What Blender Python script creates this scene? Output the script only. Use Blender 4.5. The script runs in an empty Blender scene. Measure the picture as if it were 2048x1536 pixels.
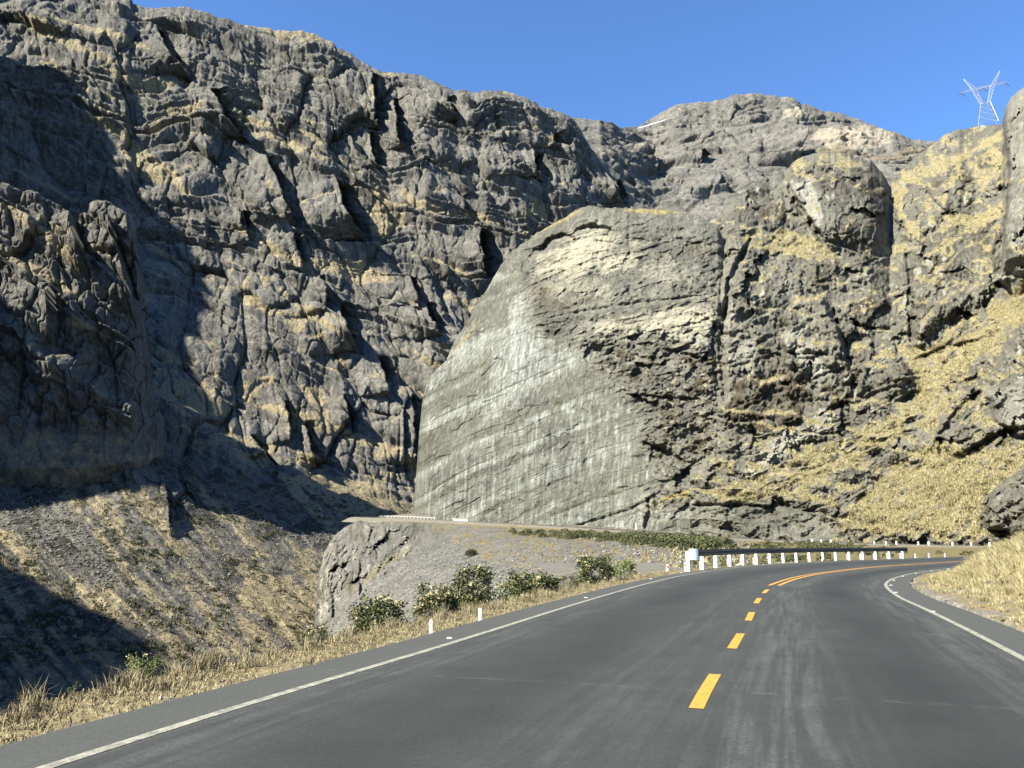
import bpy, math, random
import numpy as np
from mathutils import Vector, Matrix
random.seed(7); rng = np.random.default_rng(11)
sc = bpy.context.scene
# ---------------------------------------------------------------- camera
F = 1600.0; PITCH = math.atan(0.2); CAMZ = 1.3
cam_d = bpy.data.cameras.new("camera"); cam = bpy.data.objects.new("camera", cam_d)
sc.collection.objects.link(cam); sc.camera = cam
cam_d.sensor_width = 36; cam_d.lens = 36 * F / 2048
cam_d.clip_start = 0.1; cam_d.clip_end = 20000
cam.location = (0, 0, CAMZ); cam.rotation_euler = (math.pi / 2 + PITCH, 0, 0)
# ---------------------------------------------------------------- light
SUN = np.array([-0.64, -0.43, 0.64]); SUN /= np.linalg.norm(SUN)
elev = math.asin(SUN[2]); az = math.atan2(SUN[0], SUN[1])
w = bpy.data.worlds.new("World"); sc.world = w; w.use_nodes = True
nt = w.node_tree; bg = nt.nodes["Background"]
sky = nt.nodes.new("ShaderNodeTexSky"); sky.sky_type = 'NISHITA'; sky.sun_disc = False
sky.sun_elevation = elev; sky.sun_rotation = az
sky.altitude = 1500; sky.air_density = 1.0; sky.dust_density = 0.1; sky.ozone_density = 1.5
vm_ = nt.nodes.new('ShaderNodeVectorMath'); vm_.operation = 'MULTIPLY'; vm_.inputs[1].default_value = (.74, 1.03, 1.36)
nt.links.new(sky.outputs[0], vm_.inputs[0]); nt.links.new(vm_.outputs[0], bg.inputs[0]); bg.inputs[1].default_value = 0.055
sd = bpy.data.lights.new("sun", 'SUN'); sd.energy = 5.0; sd.angle = math.radians(0.6); sd.color = (1, 0.93, 0.77)
so = bpy.data.objects.new("sun", sd); sc.collection.objects.link(so)
so.rotation_euler = Vector(SUN).to_track_quat('Z', 'Y').to_euler()
sc.view_settings.view_transform = 'Standard'; sc.view_settings.look = 'None'
sc.view_settings.exposure = 2.0; sc.view_settings.gamma = 1.0

# ---------------------------------------------------------------- helpers
CT, ST = math.cos(PITCH), math.sin(PITCH)
def ray(px, py):
    x = (px - 1024) / F; u = (768 - py) / F
    ry = CT - u * ST; rz = ST + u * CT
    return x / ry, rz / ry
def P3(px, py, D):
    rx, rz = ray(px, py)
    return np.stack([rx * D, D + 0 * rx, CAMZ + rz * D], -1)
def gp(px, py, z=0.0):
    rx, rz = ray(px, py); D = (z - CAMZ) / rz
    return np.array([rx * D, D])
def proj(P):
    d = P - np.array([0, 0, CAMZ]); fw = d[..., 1] * CT + d[..., 2] * ST; up = -d[..., 1] * ST + d[..., 2] * CT
    return 1024 + F * d[..., 0] / fw, 768 - F * up / fw
def ss(a, b, x):
    t = np.clip((x - a) / (b - a), 0, 1); return t * t * (3 - 2 * t)

def _h(ix, iy, iz, s):
    h = (ix.astype(np.int64) * 374761393 + iy.astype(np.int64) * 668265263 + iz.astype(np.int64) * 2147483647 + s * 974634777) & 0xffffffff
    h = ((h ^ (h >> 13)) * 1274126177) & 0xffffffff
    h = ((h ^ (h >> 16)) * 2246822519) & 0xffffffff
    return (h ^ (h >> 15)) & 0xffffffff
def perlin(x, y, z=None, s=0):
    if z is None: z = np.zeros_like(x) + .37
    x = np.asarray(x, float); y = np.asarray(y, float)
    ix, iy, iz = np.floor(x), np.floor(y), np.floor(z); fx, fy, fz = x - ix, y - iy, z - iz
    ux, uy, uz = [f_ * f_ * f_ * (f_ * (f_ * 6 - 15) + 10) for f_ in (fx, fy, fz)]
    r = 0
    for a in (0, 1):
        for b in (0, 1):
            for c in (0, 1):
                hh = _h(ix + a, iy + b, iz + c, s)
                gx = ((hh & 1023) / 511.5 - 1); gy = (((hh >> 10) & 1023) / 511.5 - 1); gz = (((hh >> 20) & 1023) / 511.5 - 1)
                d = gx * (fx - a) + gy * (fy - b) + gz * (fz - c)
                r = r + d * (ux if a else 1 - ux) * (uy if b else 1 - uy) * (uz if c else 1 - uz)
    return r * 1.3
def fbm(x, y, z=None, o=4, s=0, g=.5, l=2.03):
    r = 0; a = 1.; t = 0
    for i in range(o):
        r = r + a * perlin(x, y, z, s + i * 17); t += a; a *= g
        x = x * l + 5.3; y = y * l + 1.7; z = None if z is None else z * l + 3.1
    return r / t
def ridged(x, y, z=None, o=4, s=0, g=.5):
    r = 0; a = 1.; t = 0
    for i in range(o):
        r = r + a * (1 - 2 * np.abs(perlin(x, y, z, s + i * 13))); t += a; a *= g
        x = x * 2.07 + 5.3; y = y * 2.07 + 1.7; z = None if z is None else z * 2.07 + 3.1
    return r / t
def worley(x, y, s=0):
    ix, iy = np.floor(x), np.floor(y); f1 = np.full(x.shape, 9.); f2 = f1.copy(); cid = np.zeros(x.shape)
    for a in (-1, 0, 1):
        for b in (-1, 0, 1):
            hh = _h(ix + a, iy + b, ix * 0, s)
            cx = ix + a + .08 + .84 * (hh & 1023) / 1023; cy = iy + b + .08 + .84 * ((hh >> 10) & 1023) / 1023
            d = np.hypot(x - cx, y - cy); m = d < f1
            f2 = np.where(m, f1, np.minimum(f2, d)); cid = np.where(m, (hh >> 20) / 4095., cid); f1 = np.where(m, d, f1)
    return f1, f2, cid

def facet(x, y, s=0, tilt=1.0):
    """angular blocks: every cell is a plane with its own tilt and height"""
    ix, iy = np.floor(x), np.floor(y); best = np.full(x.shape, 9.); f2 = best.copy(); val = np.zeros(x.shape)
    for a in (-1, 0, 1):
        for b in (-1, 0, 1):
            hh = _h(ix + a, iy + b, ix * 0, s); h2 = _h(ix + a, iy + b, ix * 0 + 1, s + 7)
            dx = x - (ix + a + .05 + .9 * (hh & 1023) / 1023); dy = y - (iy + b + .05 + .9 * ((hh >> 10) & 1023) / 1023)
            d = np.abs(dx) * .75 + np.abs(dy) * .75 + .25 * np.hypot(dx, dy); m = d < best
            v = ((hh >> 20) / 4095. - .5) + tilt * (((h2 & 1023) / 511.5 - 1) * dx + ((h2 >> 10 & 1023) / 511.5 - 1) * dy)
            f2 = np.where(m, best, np.minimum(f2, d)); val = np.where(m, v, val); best = np.where(m, d, best)
    return val, f2 - best
def tag(o, label=None, cat=None, group=None, kind=None):
    for k, v in (('label', label), ('category', cat), ('group', group), ('kind', kind)):
        if v: o[k] = v
    return o
def mesh_np(name, V, Q, mat, parent=None, mask=None, uv=None, smooth=True, tri=False):
    me = bpy.data.meshes.new(name); n = len(V); m = len(Q); k = Q.shape[1]
    me.vertices.add(n); me.vertices.foreach_set("co", np.ascontiguousarray(V, dtype=np.float32).ravel())
    me.loops.add(m * k); me.loops.foreach_set("vertex_index", np.ascontiguousarray(Q, dtype=np.int32).ravel())
    me.polygons.add(m); me.polygons.foreach_set("loop_start", np.arange(0, m * k, k, dtype=np.int32))
    me.polygons.foreach_set("use_smooth", np.full(m, smooth))
    me.update(calc_edges=True)
    if mask is not None:
        a = me.attributes.new("mask", 'FLOAT_COLOR', 'POINT')
        c = np.ones((n, 4), np.float32); c[:, :mask.shape[1]] = mask; a.data.foreach_set("color", c.ravel())
    if uv is not None:
        u = me.uv_layers.new(name="UVMap"); u.data.foreach_set("uv", np.ascontiguousarray(uv[Q.ravel()], dtype=np.float32).ravel())
    me.materials.append(mat)
    o = bpy.data.objects.new(name, me); sc.collection.objects.link(o); o.parent = parent
    return o
def grid_quads(r, c):
    i = np.arange(r * c).reshape(r, c)
    return np.stack([i[:-1, :-1], i[:-1, 1:], i[1:, 1:], i[1:, :-1]], -1).reshape(-1, 4)
def gnormals(P):
    du = np.gradient(P, axis=1); dv = np.gradient(P, axis=0)
    n = np.cross(du, dv); n /= np.linalg.norm(n, axis=-1, keepdims=True) + 1e-12
    return n
def blur(a, k):
    for _ in range(k):
        a = (a + np.roll(a, 1, 0) + np.roll(a, -1, 0)) / 3; a = (a + np.roll(a, 1, 1) + np.roll(a, -1, 1)) / 3
    return a
def table(px, t, cols):
    """cols: list of (px, [(py, D), ...]) with equal knot counts, bottom to top; t in 0..1 -> py, D"""
    X = np.array([c[0] for c in cols], float); K = np.array([c[1] for c in cols], float)
    k = K.shape[1]
    py = np.stack([np.interp(px, X, K[:, j, 0]) for j in range(k)], 0)
    iD = np.stack([np.interp(px, X, 1 / K[:, j, 1]) for j in range(k)], 0)
    return py, iD
def loft(cols, px, n, top=None, wts=None):
    """grid (n rows x len(px)): rows bottom->top along the knots"""
    py, iD = table(px, None, cols); k = py.shape[0]
    wts = wts or [1] * (k - 1)
    cum = np.concatenate([[0], np.cumsum(wts)]) / sum(wts)
    t = np.linspace(0, 1, n); PY = np.zeros((n, len(px))); ID = PY.copy()
    for j in range(len(px)):
        PY[:, j] = np.interp(t, cum, py[:, j]); ID[:, j] = np.interp(t, cum, iD[:, j])
    if top is not None:      # re-fit the top row on the skyline
        tp = top(px); sh = tp - PY[-1]
        PY += sh[None, :] * ss(0.5, 1, t)[:, None]
    return PY, 1 / ID
def poly_d(PX, PY, pts):
    """distance to a polyline in picture units, and position along it 0..1"""
    best = np.full(PX.shape, 1e9); tt = np.zeros(PX.shape); L = 0
    seg = [math.hypot(b[0] - a[0], b[1] - a[1]) for a, b in zip(pts, pts[1:])]; T = sum(seg)
    for (a, b), s in zip(zip(pts, pts[1:]), seg):
        u = np.clip(((PX - a[0]) * (b[0] - a[0]) + (PY - a[1]) * (b[1] - a[1])) / (s * s), 0, 1)
        d = np.hypot(PX - a[0] - u * (b[0] - a[0]), PY - a[1] - u * (b[1] - a[1]))
        m = d < best; best = np.where(m, d, best); tt = np.where(m, (L + u * s) / T, tt); L += s
    return best, tt
def band(PX, PY, pts, wd, soft=6, jit=0):
    d, t = poly_d(PX, PY, pts); ww = wd * (0.35 + 0.65 * np.sin(np.clip(t, 0, 1) * math.pi))
    return ss(ww + soft, ww - soft, d + jit)
def inpoly(PX, PY, pts, soft=8, jit=0):
    ins = np.zeros(PX.shape, bool); n = len(pts)
    for i in range(n):
        (x1, y1), (x2, y2) = pts[i], pts[(i + 1) % n]
        if y1 == y2: continue
        c = ((y1 > PY) != (y2 > PY)) & (PX < (x2 - x1) * (PY - y1) / (y2 - y1) + x1); ins ^= c
    d, _ = poly_d(PX, PY, list(pts) + [pts[0]])
    return ss(-soft, soft, np.where(ins, d, -d) + jit)
def step(PX, PY, pts, amp, wl, wr=None, ar=None, jx=0, jy=0):
    """a crag edge: rock stands out on the left of the line, recess on the right"""
    wr = wr or wl; ar = amp * .5 if ar is None else ar
    ys = [p[1] for p in pts]; xs = [p[0] for p in pts]
    xe = np.interp(PY + jy, ys, xs) + jx; dx = PX - xe
    t = (PY - ys[0]) / (ys[-1] - ys[0]); tp = np.clip(np.sin(np.clip(t, 0, 1) * math.pi), 0, 1) ** .5
    return tp * np.where(dx < 0, amp * np.exp(dx / wl), -ar * np.exp(-dx / wr))

# ---------------------------------------------------------------- materials
class NT:
    def __init__(s, name):
        s.m = bpy.data.materials.new(name); s.m.use_nodes = True; s.t = s.m.node_tree
        s.b = s.t.nodes["Principled BSDF"]; s.b.inputs['Roughness'].default_value = .9
        s.b.inputs['Specular IOR Level'].default_value = .25
    def n(s, ty, **k):
        q = s.t.nodes.new(ty)
        for a, v in k.items(): setattr(q, a, v)
        return q
    def l(s, a, b): s.t.links.new(a, b)
    def inp(s, sock, v):
        if hasattr(v, 'is_output'): s.l(v, sock)
        elif v is not None:
            if isinstance(v, (tuple, list)) and len(v) == 3 and sock.type == 'RGBA': v = (*v, 1)
            sock.default_value = v
    def math(s, op, a, b=None, c=None, cl=False):
        q = s.n('ShaderNodeMath', operation=op, use_clamp=cl); s.inp(q.inputs[0], a)
        if b is not None: s.inp(q.inputs[1], b)
        if c is not None: s.inp(q.inputs[2], c)
        return q.outputs[0]
    def pos(s, sx=1, sy=1, sz=1, rot=(0, 0, 0)):
        g_ = s.n('ShaderNodeTexCoord'); mp = s.n('ShaderNodeMapping'); mp.inputs['Scale'].default_value = (sx, sy, sz)
        mp.inputs['Rotation'].default_value = rot; s.l(g_.outputs['Object'], mp.inputs['Vector']); return mp.outputs[0]
    def noise(s, v, sc_=1, det=6, ro=.55, di=0):
        q = s.n('ShaderNodeTexNoise'); s.inp(q.inputs['Vector'], v); q.inputs['Scale'].default_value = sc_
        q.inputs['Detail'].default_value = det; q.inputs['Roughness'].default_value = ro; q.inputs['Distortion'].default_value = di
        return q.outputs['Fac']
    def voro(s, v, sc_=1, feat='F1'):
        q = s.n('ShaderNodeTexVoronoi', feature=feat); s.inp(q.inputs['Vector'], v); q.inputs['Scale'].default_value = sc_
        return q.outputs['Distance'], (q.outputs['Color'] if feat == 'F1' else None)
    def mr(s, v, a, b, c=0, d=1):
        q = s.n('ShaderNodeMapRange'); s.inp(q.inputs[0], v)
        for i, x in enumerate((a, b, c, d)): s.inp(q.inputs[i + 1], x)
        return q.outputs[0]
    def mix(s, f, a, b, mode='MIX'):
        q = s.n('ShaderNodeMix', data_type='RGBA', blend_type=mode); s.inp(q.inputs[0], f); s.inp(q.inputs[6], a); s.inp(q.inputs[7], b)
        return q.outputs[2]
    def bump(s, h, dist, st=1.0, nrm=None):
        q = s.n('ShaderNodeBump'); s.inp(q.inputs['Height'], h); q.inputs['Distance'].default_value = dist; q.inputs['Strength'].default_value = st
        if nrm is not None: s.l(nrm, q.inputs['Normal'])
        return q.outputs[0]
    def out(s, col, nrm=None):
        s.inp(s.b.inputs['Base Color'], col)
        if nrm is not None: s.l(nrm, s.b.inputs['Normal'])
        return s.m
def plain(name, col, rough=.6, metal=0, var=.15, sc_=8):
    q = NT(name); v = q.noise(q.pos(), sc_, 4)
    f = q.mr(v, .3, .7, 1 - var, 1 + var); c = q.n('ShaderNodeVectorMath', operation='SCALE'); c.inputs[0].default_value = col
    q.l(f, c.inputs['Scale']); q.b.inputs['Roughness'].default_value = rough; q.b.inputs['Metallic'].default_value = metal
    return q.out(c.outputs[0])
def terrain_mat(name, L, rockA, rockB, pale, dark, grassA, grassB, zs=.45, bumpd=.5, paleedge=.5, tilt=0, specks=.5, streak=0):
    """L = size in metres of the mid-scale rock features; mask R grass, G pale rock, B dark lichen, A unused"""
    rockA, rockB, dark = [tuple(c * .475 for c in v) for v in (rockA, rockB, dark)]; pale, grassA, grassB = [tuple(c * .48 for c in v) for v in (pale, grassA, grassB)]
    q = NT(name); a = q.n('ShaderNodeAttribute', attribute_name='mask'); sp = q.n('ShaderNodeSeparateColor'); q.l(a.outputs['Color'], sp.inputs[0])
    R, G, B = sp.outputs[0], sp.outputs[1], sp.outputs[2]
    k = 1 / L
    pv = q.pos(k, k, k * zs, (0, tilt, 0)); ph = q.pos(k, k, k, (0, tilt, 0))
    n1 = q.noise(pv, .5, 6, .6); n2 = q.noise(pv, 3.1, 7, .65, .4); n3 = q.noise(ph, 9, 5, .7)
    col = q.mix(q.mr(n1, .35, .65), rockA, rockB)
    col = q.mix(q.mr(n2, .33, .67), q.mix(1., col, (.55, .55, .56), 'MULTIPLY'), q.mix(1., col, (1.5, 1.48, 1.42), 'MULTIPLY'))
    col = q.mix(q.mr(n3, .32, .68), q.mix(1., col, (.62, .62, .63), 'MULTIPLY'), q.mix(1., col, (1.42, 1.41, 1.38), 'MULTIPLY'))
    # small pale flecks
    col = q.mix(q.mr(n3, .60, .72, 0, specks), col, pale)
    gn_ = n2
    if streak:
        A0_ = a.outputs['Alpha']; base0 = q.mix(q.mr(n1, .35, .65), rockA, rockB); col = q.mix(q.math('MULTIPLY', A0_, .65), col, base0)
        s0_ = q.noise(q.pos(k * 7, k * 7, k * .45), 1.0, 7, .66); mf = q.n('ShaderNodeMix', data_type='FLOAT'); q.l(A0_, mf.inputs[0]); q.l(n2, mf.inputs[2]); q.l(s0_, mf.inputs[3]); gn_ = mf.outputs[0]
    gf = q.math('ADD', G, q.math('MULTIPLY', q.math('SUBTRACT', gn_, .5), 1.6 * paleedge * 2))
    if streak: pale_ = q.mix(a.outputs['Alpha'], pale, (.232, .238, .222))
    else: pale_ = pale
    palev = q.mix(q.mr(n3, .3, .7), q.mix(1., pale_, (.78, .78, .78), 'MULTIPLY'), q.mix(1., pale_, (1.12, 1.12, 1.1), 'MULTIPLY'))
    col = q.mix(q.mr(gf, .2, .95) if streak else q.mr(gf, .35, .75), col, palev)
    if streak:
        A_ = a.outputs['Alpha']; st_ = q.noise(q.pos(k * 10, k * 10, k * .32), 1.0, 6, .62); col = q.mix(A_, col, q.mix(1., col, (1.04, 1.08, 1.09), 'MULTIPLY')); col = q.mix(q.math('MULTIPLY', q.mr(st_, .35, .6, streak, 0), A_), col, q.mix(1., col, (.50, .52, .50), 'MULTIPLY'))
        col = q.mix(q.math('MULTIPLY', q.mr(st_, .52, .7, 0, streak * .8), A_), col, q.mix(1., col, (1.5, 1.5, 1.4), 'MULTIPLY'))
    bf = q.math('ADD', B, q.math('MULTIPLY', q.math('SUBTRACT', n2, .5), 1.8))
    col = q.mix(q.mr(bf, .4, .7), col, dark)
    n4 = q.noise(ph, 4.3, 8, .7)
    rf = q.math('ADD', R, q.math('MULTIPLY', q.math('SUBTRACT', n4, .5), 1.5))
    gcol = q.mix(q.mr(n3, .35, .62), grassA, grassB); gcol = q.mix(q.mr(q.noise(ph, 17, 4, .75), .5, .66, 0, .6), gcol, q.mix(1., grassB, (.5, .5, .5), 'MULTIPLY'))
    col = q.mix(q.mr(rf, .42, .62), col, gcol)
    vd, vc = q.voro(pv, 2.5)
    hgt = q.math('ADD', q.math('MULTIPLY', n2, .9), q.math('ADD', q.math('MULTIPLY', vd, -.35), q.math('MULTIPLY', n3, .35)))
    return q.out(col, q.bump(hgt, bumpd))
M = {}
M['mountain'] = terrain_mat('mountain_rock', 22, (.134, .133, .126), (.212, .209, .196), (.46, .44, .38), (.045, .042, .036), (.47, .405, .26), (.27, .23, .145), zs=.4, bumpd=5, specks=.35)
M['peak'] = terrain_mat('distant_rock', 60, (.138, .136, .128), (.20, .195, .18), (.40, .355, .285), (.08, .08, .08), (.25, .21, .14), (.2, .18, .14), zs=.6, bumpd=6, specks=.3)
M['cliff'] = terrain_mat('cliff_rock', 9, (.128, .128, .110), (.200, .200, .172), (.52, .475, .34), (.085, .070, .042), (.44, .37, .16), (.22, .19, .09), zs=.5, bumpd=1.6, specks=.35, streak=.8)
M['talus'] = terrain_mat('talus_ground', 7, (.080, .078, .070), (.125, .118, .100), (.22, .21, .19), (.05, .055, .032), (.26, .21, .10), (.15, .13, .06), zs=1, bumpd=1.3, specks=.35)
M['spur'] = terrain_mat('scree_ground', 3.2, (.128, .130, .124), (.195, .195, .182), (.52, .50, .42), (.085, .075, .045), (.36, .27, .12), (.17, .16, .07), zs=1, bumpd=.45, specks=.5)
M['hill'] = terrain_mat('hillside_rock', 9, (.128, .124, .104), (.205, .198, .166), (.50, .47, .38), (.072, .058, .034), (.48, .42, .23), (.33, .285, .15), zs=.5, bumpd=1.1, specks=.5, streak=.9)
def struct(o, label, cat): return tag(o, label, cat, kind='structure')

# ---------------------------------------------------------------- ground sheet
gv = np.array([[-9000, -3000, -90], [9000, -3000, -90], [9000, 15000, -90], [-9000, 15000, -90]], float)
struct(mesh_np('ground', gv, np.array([[0, 1, 2, 3]]), M['talus'], mask=np.tile([.4, 0, .3], (4, 1))), 'brown valley floor far below the road, mostly hidden by slopes', 'ground')

# ================================================================ MOUNTAIN (left and centre of the view)
sky_A = [(-700, -620), (-400, -420), (-150, -220), (0, -90), (120, -60), (200, -20), (262, -6), (268, 10), (285, 14), (310, 18), (345, 17), (380, 17), (420, 26), (452, 38), (478, 48), (500, 50), (540, 56), (590, 60), (630, 66), (655, 80), (680, 98), (705, 112), (735, 130), (765, 143), (790, 146), (825, 147), (850, 157), (880, 170), (905, 182), (940, 186), (965, 184), (1000, 181), (1030, 188), (1055, 199), (1080, 212), (1110, 222), (1135, 230), (1152, 246), (1170, 275), (1190, 308), (1215, 334), (1240, 350), (1254, 385), (1264, 420), (1300, 470), (1500, 560)]
def topfn(pts, a=2.5, b=8., s=1):
    xs = [p[0] for p in pts]; ys = [p[1] for p in pts]
    def f_(px):
        j = a * fbm(px / 9., px * 0 + 3.3, o=4, s=s) * 2 + b * (np.abs(perlin(px / 31., px * 0 + 7.7, s=s + 5)) - .25)
        return np.interp(px, xs, ys) - j
    return f_
colsA = [(-700, [(1600, 230), (1250, 300), (900, 420), (400, 560), (-620, 780)]),
         (-300, [(1500, 235), (1200, 310), (900, 430), (420, 600), (-330, 850)]),
         (0, [(1440, 240), (1180, 308), (930, 405), (480, 660), (-90, 910)]),
         (250, [(1420, 255), (1180, 322), (930, 425), (480, 690), (0, 940)]),
         (500, [(1360, 290), (1160, 375), (965, 485), (520, 730), (52, 990)]),
         (700, [(1330, 330), (1140, 440), (980, 560), (540, 790), (110, 1040)]),
         (850, [(1300, 370), (1160, 480), (1035, 590), (560, 810), (156, 1040)]),
         (1050, [(1250, 440), (1150, 530), (1030, 630), (600, 850), (200, 1080)]),
         (1250, [(1200, 540), (1150, 620), (1030, 700), (620, 900), (262, 1150)]),
         (1500, [(1200, 650), (1150, 720), (1030, 780), (620, 980), (420, 1230)])]
def add_back(P, n=5, step_=60, drop=.9, side=None):
    rows = [P]; b = P[-1]
    for i in range(1, n + 1):
        q = b.copy(); k_ = (b[:, 1:2] + step_ * i) / b[:, 1:2]; q[:, :2] *= k_; q[:, 2] -= step_ * i * (.06 + .3 * i / n); rows.append(q[None])
    return np.concatenate([P] + rows[1:], 0)
def padmask(m, r): return np.concatenate([m] + [m[-1:]] * r, 0)

PXA = np.concatenate([np.arange(-700, -40, 6.), np.arange(-40, 1340, 1.9), np.arange(1340, 1500, 8.)])
PYg, D = loft(colsA, PXA, 760, topfn(sky_A, 2.2, 7), [1.0, 1.3, 3.0, 2.7])
PXg = np.tile(PXA, (PYg.shape[0], 1))
P = P3(PXg, PYg, D); X, Y, Z = P[..., 0], P[..., 1], P[..., 2]
# cliffness: 0 on the talus, 1 on the rock wall
foot = np.interp(PXg, [-700, 0, 100, 200, 300, 400, 520, 600, 700, 830, 1500], [900, 905, 880, 880, 905, 925, 960, 950, 985, 1020, 1020])
rock = ss(25, -35, PYg - foot + 26 * fbm(PXg / 60, PYg / 60, o=3, s=91))
wn = fbm(X / 150, Y / 150, Z / 150, 3, 41)
h1 = X * .86 + Y * .4                      # along the wall
low = ss(350, 800, PYg) * ss(1000, 500, PXg)
sheet = Z + h1 * .24 + wn * 100
sheetl = Z + h1 * .66 + wn * 60
def terr(s, th, flat=.72):
    s = s / th; s = s + .35 * np.sin(s * 1.7) + .2 * np.sin(s * 4.1 + 1); f_ = s - np.floor(s)
    return f_ - ss(flat, 1, f_), f_
t1, f1a = terr(sheet, 60); t2, f2a = terr(sheetl, 75)
lw = low
disp = (t1 * (1 - lw) + t2 * lw) * 24 - 24
t3, f3 = terr(sheet + 8 * fbm(h1 / 30, Z / 30, o=3, s=8), 17, .66); t4, f4 = terr(sheetl + 8 * fbm(h1 / 30, Z / 30, o=3, s=8), 20, .66)
disp += (t3 * (1 - lw) + t4 * lw) * 8
big = ridged(h1 / 190 + .3 * wn, Z / 330, o=2, s=3); disp += 18 * big
def pillars(cx, cz, s, warp):
    u = h1 / cx + warp * fbm(h1 / cx / 2.2, Z / cx / 2.2, o=3, s=s + 50); v = Z / cz + .5 * warp * fbm(h1 / cx / 2 + 9, Z / cx / 2, o=2, s=s + 60)
    a, e = facet(u, v, s, 1.1); return a * 1.05 + .35 * np.clip(e * 4, 0, 1), e
p1, e1 = pillars(62, 120, 5, .7); p2, e2 = pillars(24, 52, 6, .6); p3, e3 = pillars(9.5, 24, 7, .55)
patch = ss(-.25, .3, fbm(h1 / 110, Z / 110, o=2, s=77))
p4, e4 = pillars(4.2, 9, 9, .5)
disp += 10 * p1 + 4.6 * p2 * (.3 + .7 * patch) + (1.7 * p3 + .8 * p4) * (.45 + .55 * ss(-.2, .3, fbm(h1 / 60, Z / 45, o=3, s=78))) - 1.4 * ss(.10, 0, e2) - .7 * ss(.12, 0, e3) - 2 * ss(.05, 0, e1) + 9 * ridged(h1 / 48 + .8 * wn, Z / 420, o=3, s=24, g=.6)
disp += 2.5 * fbm(X / 34, Y / 34, Z / 60, 5, 21, .62) + 2.2 * ridged(h1 / 11 + wn, Z / 75, o=3, s=23) * (.3 + patch)
disp *= rock
dst = 0 * disp
jx = 9 * fbm(PYg / 26, PXg / 60, o=3, s=31); jy = 8 * fbm(PXg / 26, PYg / 40, o=3, s=32)
for pts, amp, wl, wr in [
    ([(425, 195), (440, 222), (460, 250), (500, 288)], 48, 60, 22),
    ([(320, 70), (338, 110), (350, 128), (385, 160)], 45, 70, 20),
    ([(535, 330), (552, 360), (566, 400), (590, 460)], 42, 55, 18),
    ([(488, 440), (495, 470), (500, 500)], 20, 40, 12),
    ([(672, 380), (684, 410), (692, 440), (735, 492)], 62, 70, 26),
    ([(742, 165), (748, 200), (752, 240), (758, 262)], 50, 40, 24),
    ([(785, 200), (790, 230), (796, 290), (812, 305)], 52, 30, 20),
    ([(740, 270), (745, 300), (760, 345)], 34, 30, 14),
    ([(893, 205), (898, 228), (915, 250)], 34, 35, 14),
    ([(1066, 310), (1071, 335), (1085, 366)], 52, 60, 24),
    ([(1232, 360), (1238, 385), (1246, 412)], 50, 45, 20),
    ([(958, 470), (962, 500), (975, 560)], 55, 50, 22),
    ([(985, 240), (1000, 275), (1008, 300)], 22, 40, 14),
    ([(1105, 270), (1118, 300)], 30, 40, 14),
    ([(820, 560), (830, 590), (838, 620)], 36, 60, 16),
    ([(852, 612), (862, 640), (880, 686)], 40, 60, 18),
    ([(680, 620), (690, 655), (712, 712)], 45, 60, 20),
    ([(755, 720), (768, 745), (775, 800)], 34, 50, 16),
    ([(590, 480), (600, 520), (606, 560)], 24, 50, 12),
    ([(640, 560), (652, 600), (650, 640)], 26, 50, 12),
    ([(480, 430), (486, 470)], 18, 40, 12),
    ([(570, 800), (578, 840), (582, 880)], 22, 30, 10), ([(610, 840), (622, 880), (628, 930)], 26, 30, 12),
    ([(500, 860), (530, 900), (560, 950)], 20, 30, 10), ([(690, 800), (700, 840), (705, 870)], 22, 30, 10),
    ([(820, 780), (826, 840), (830, 930)], 26, 40, 14), ([(925, 395), (930, 420), (940, 440)], 18, 30, 10),
    ([(340, 975), (345, 1010), (352, 1068)], 10, 40, 14)]:
    dst += step(PXg, PYg, pts, amp * .8, wl, wr * 1.1, amp * .8, jx * .8, jy)
# rocky rib breaking through the talus
rib = inpoly(PXg, PYg, [(150, 890), (230, 885), (330, 925), (400, 950), (395, 1010), (350, 1075), (330, 1000), (240, 960), (170, 930)], 14, 10 * jx / 9)
disp += rib * (4 + 6 * p2 + 4 * p3)
# talus relief: fans, gullies
tal = 1 - rock
disp += tal * 5
gdir = PXg * .55 + PYg * .8   # gully coordinate across the fall line
disp += tal * (5 * fbm(X / 60, Y / 60, o=3, s=61) + 3.4 * ridged((PXg * .74 - PYg * .67) / 26, (PXg * .67 + PYg * .74) / 260, o=3, s=62) + 1.1 * fbm(X / 5, Y / 5, Z / 5, 4, 63, .65))
disp *= ss(1.0, .97, np.linspace(0, 1, PYg.shape[0]))[:, None] * .85 + .15
dirA = np.array([.22, -.95, .12])
PA = P3(PXg, PYg, D - dst * (.1 + .9 * ss(1., .98, np.linspace(0, 1, 760))[:, None])) + dirA * disp[..., None]
N = gnormals(PA); N *= np.sign(np.sum(N * -(PA - [0, 0, CAMZ]), -1, keepdims=True))
nz = blur(N[..., 2], 1)
ns = fbm(PXg / 40, PYg / 30, o=3, s=71)
lgn = ss(-.10, .12, fbm(PXg / 70, PYg / 34, o=4, s=79)); lfr = f3 * (1 - lw) + f4 * lw
ldg = np.maximum(ss(.74, .86, lfr), ss(.80, .88, f1a) * .9) * lgn
grass = rock * np.maximum(ss(.60, .86, nz + .25 * ns) * .55, ldg * 1.0)
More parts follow.
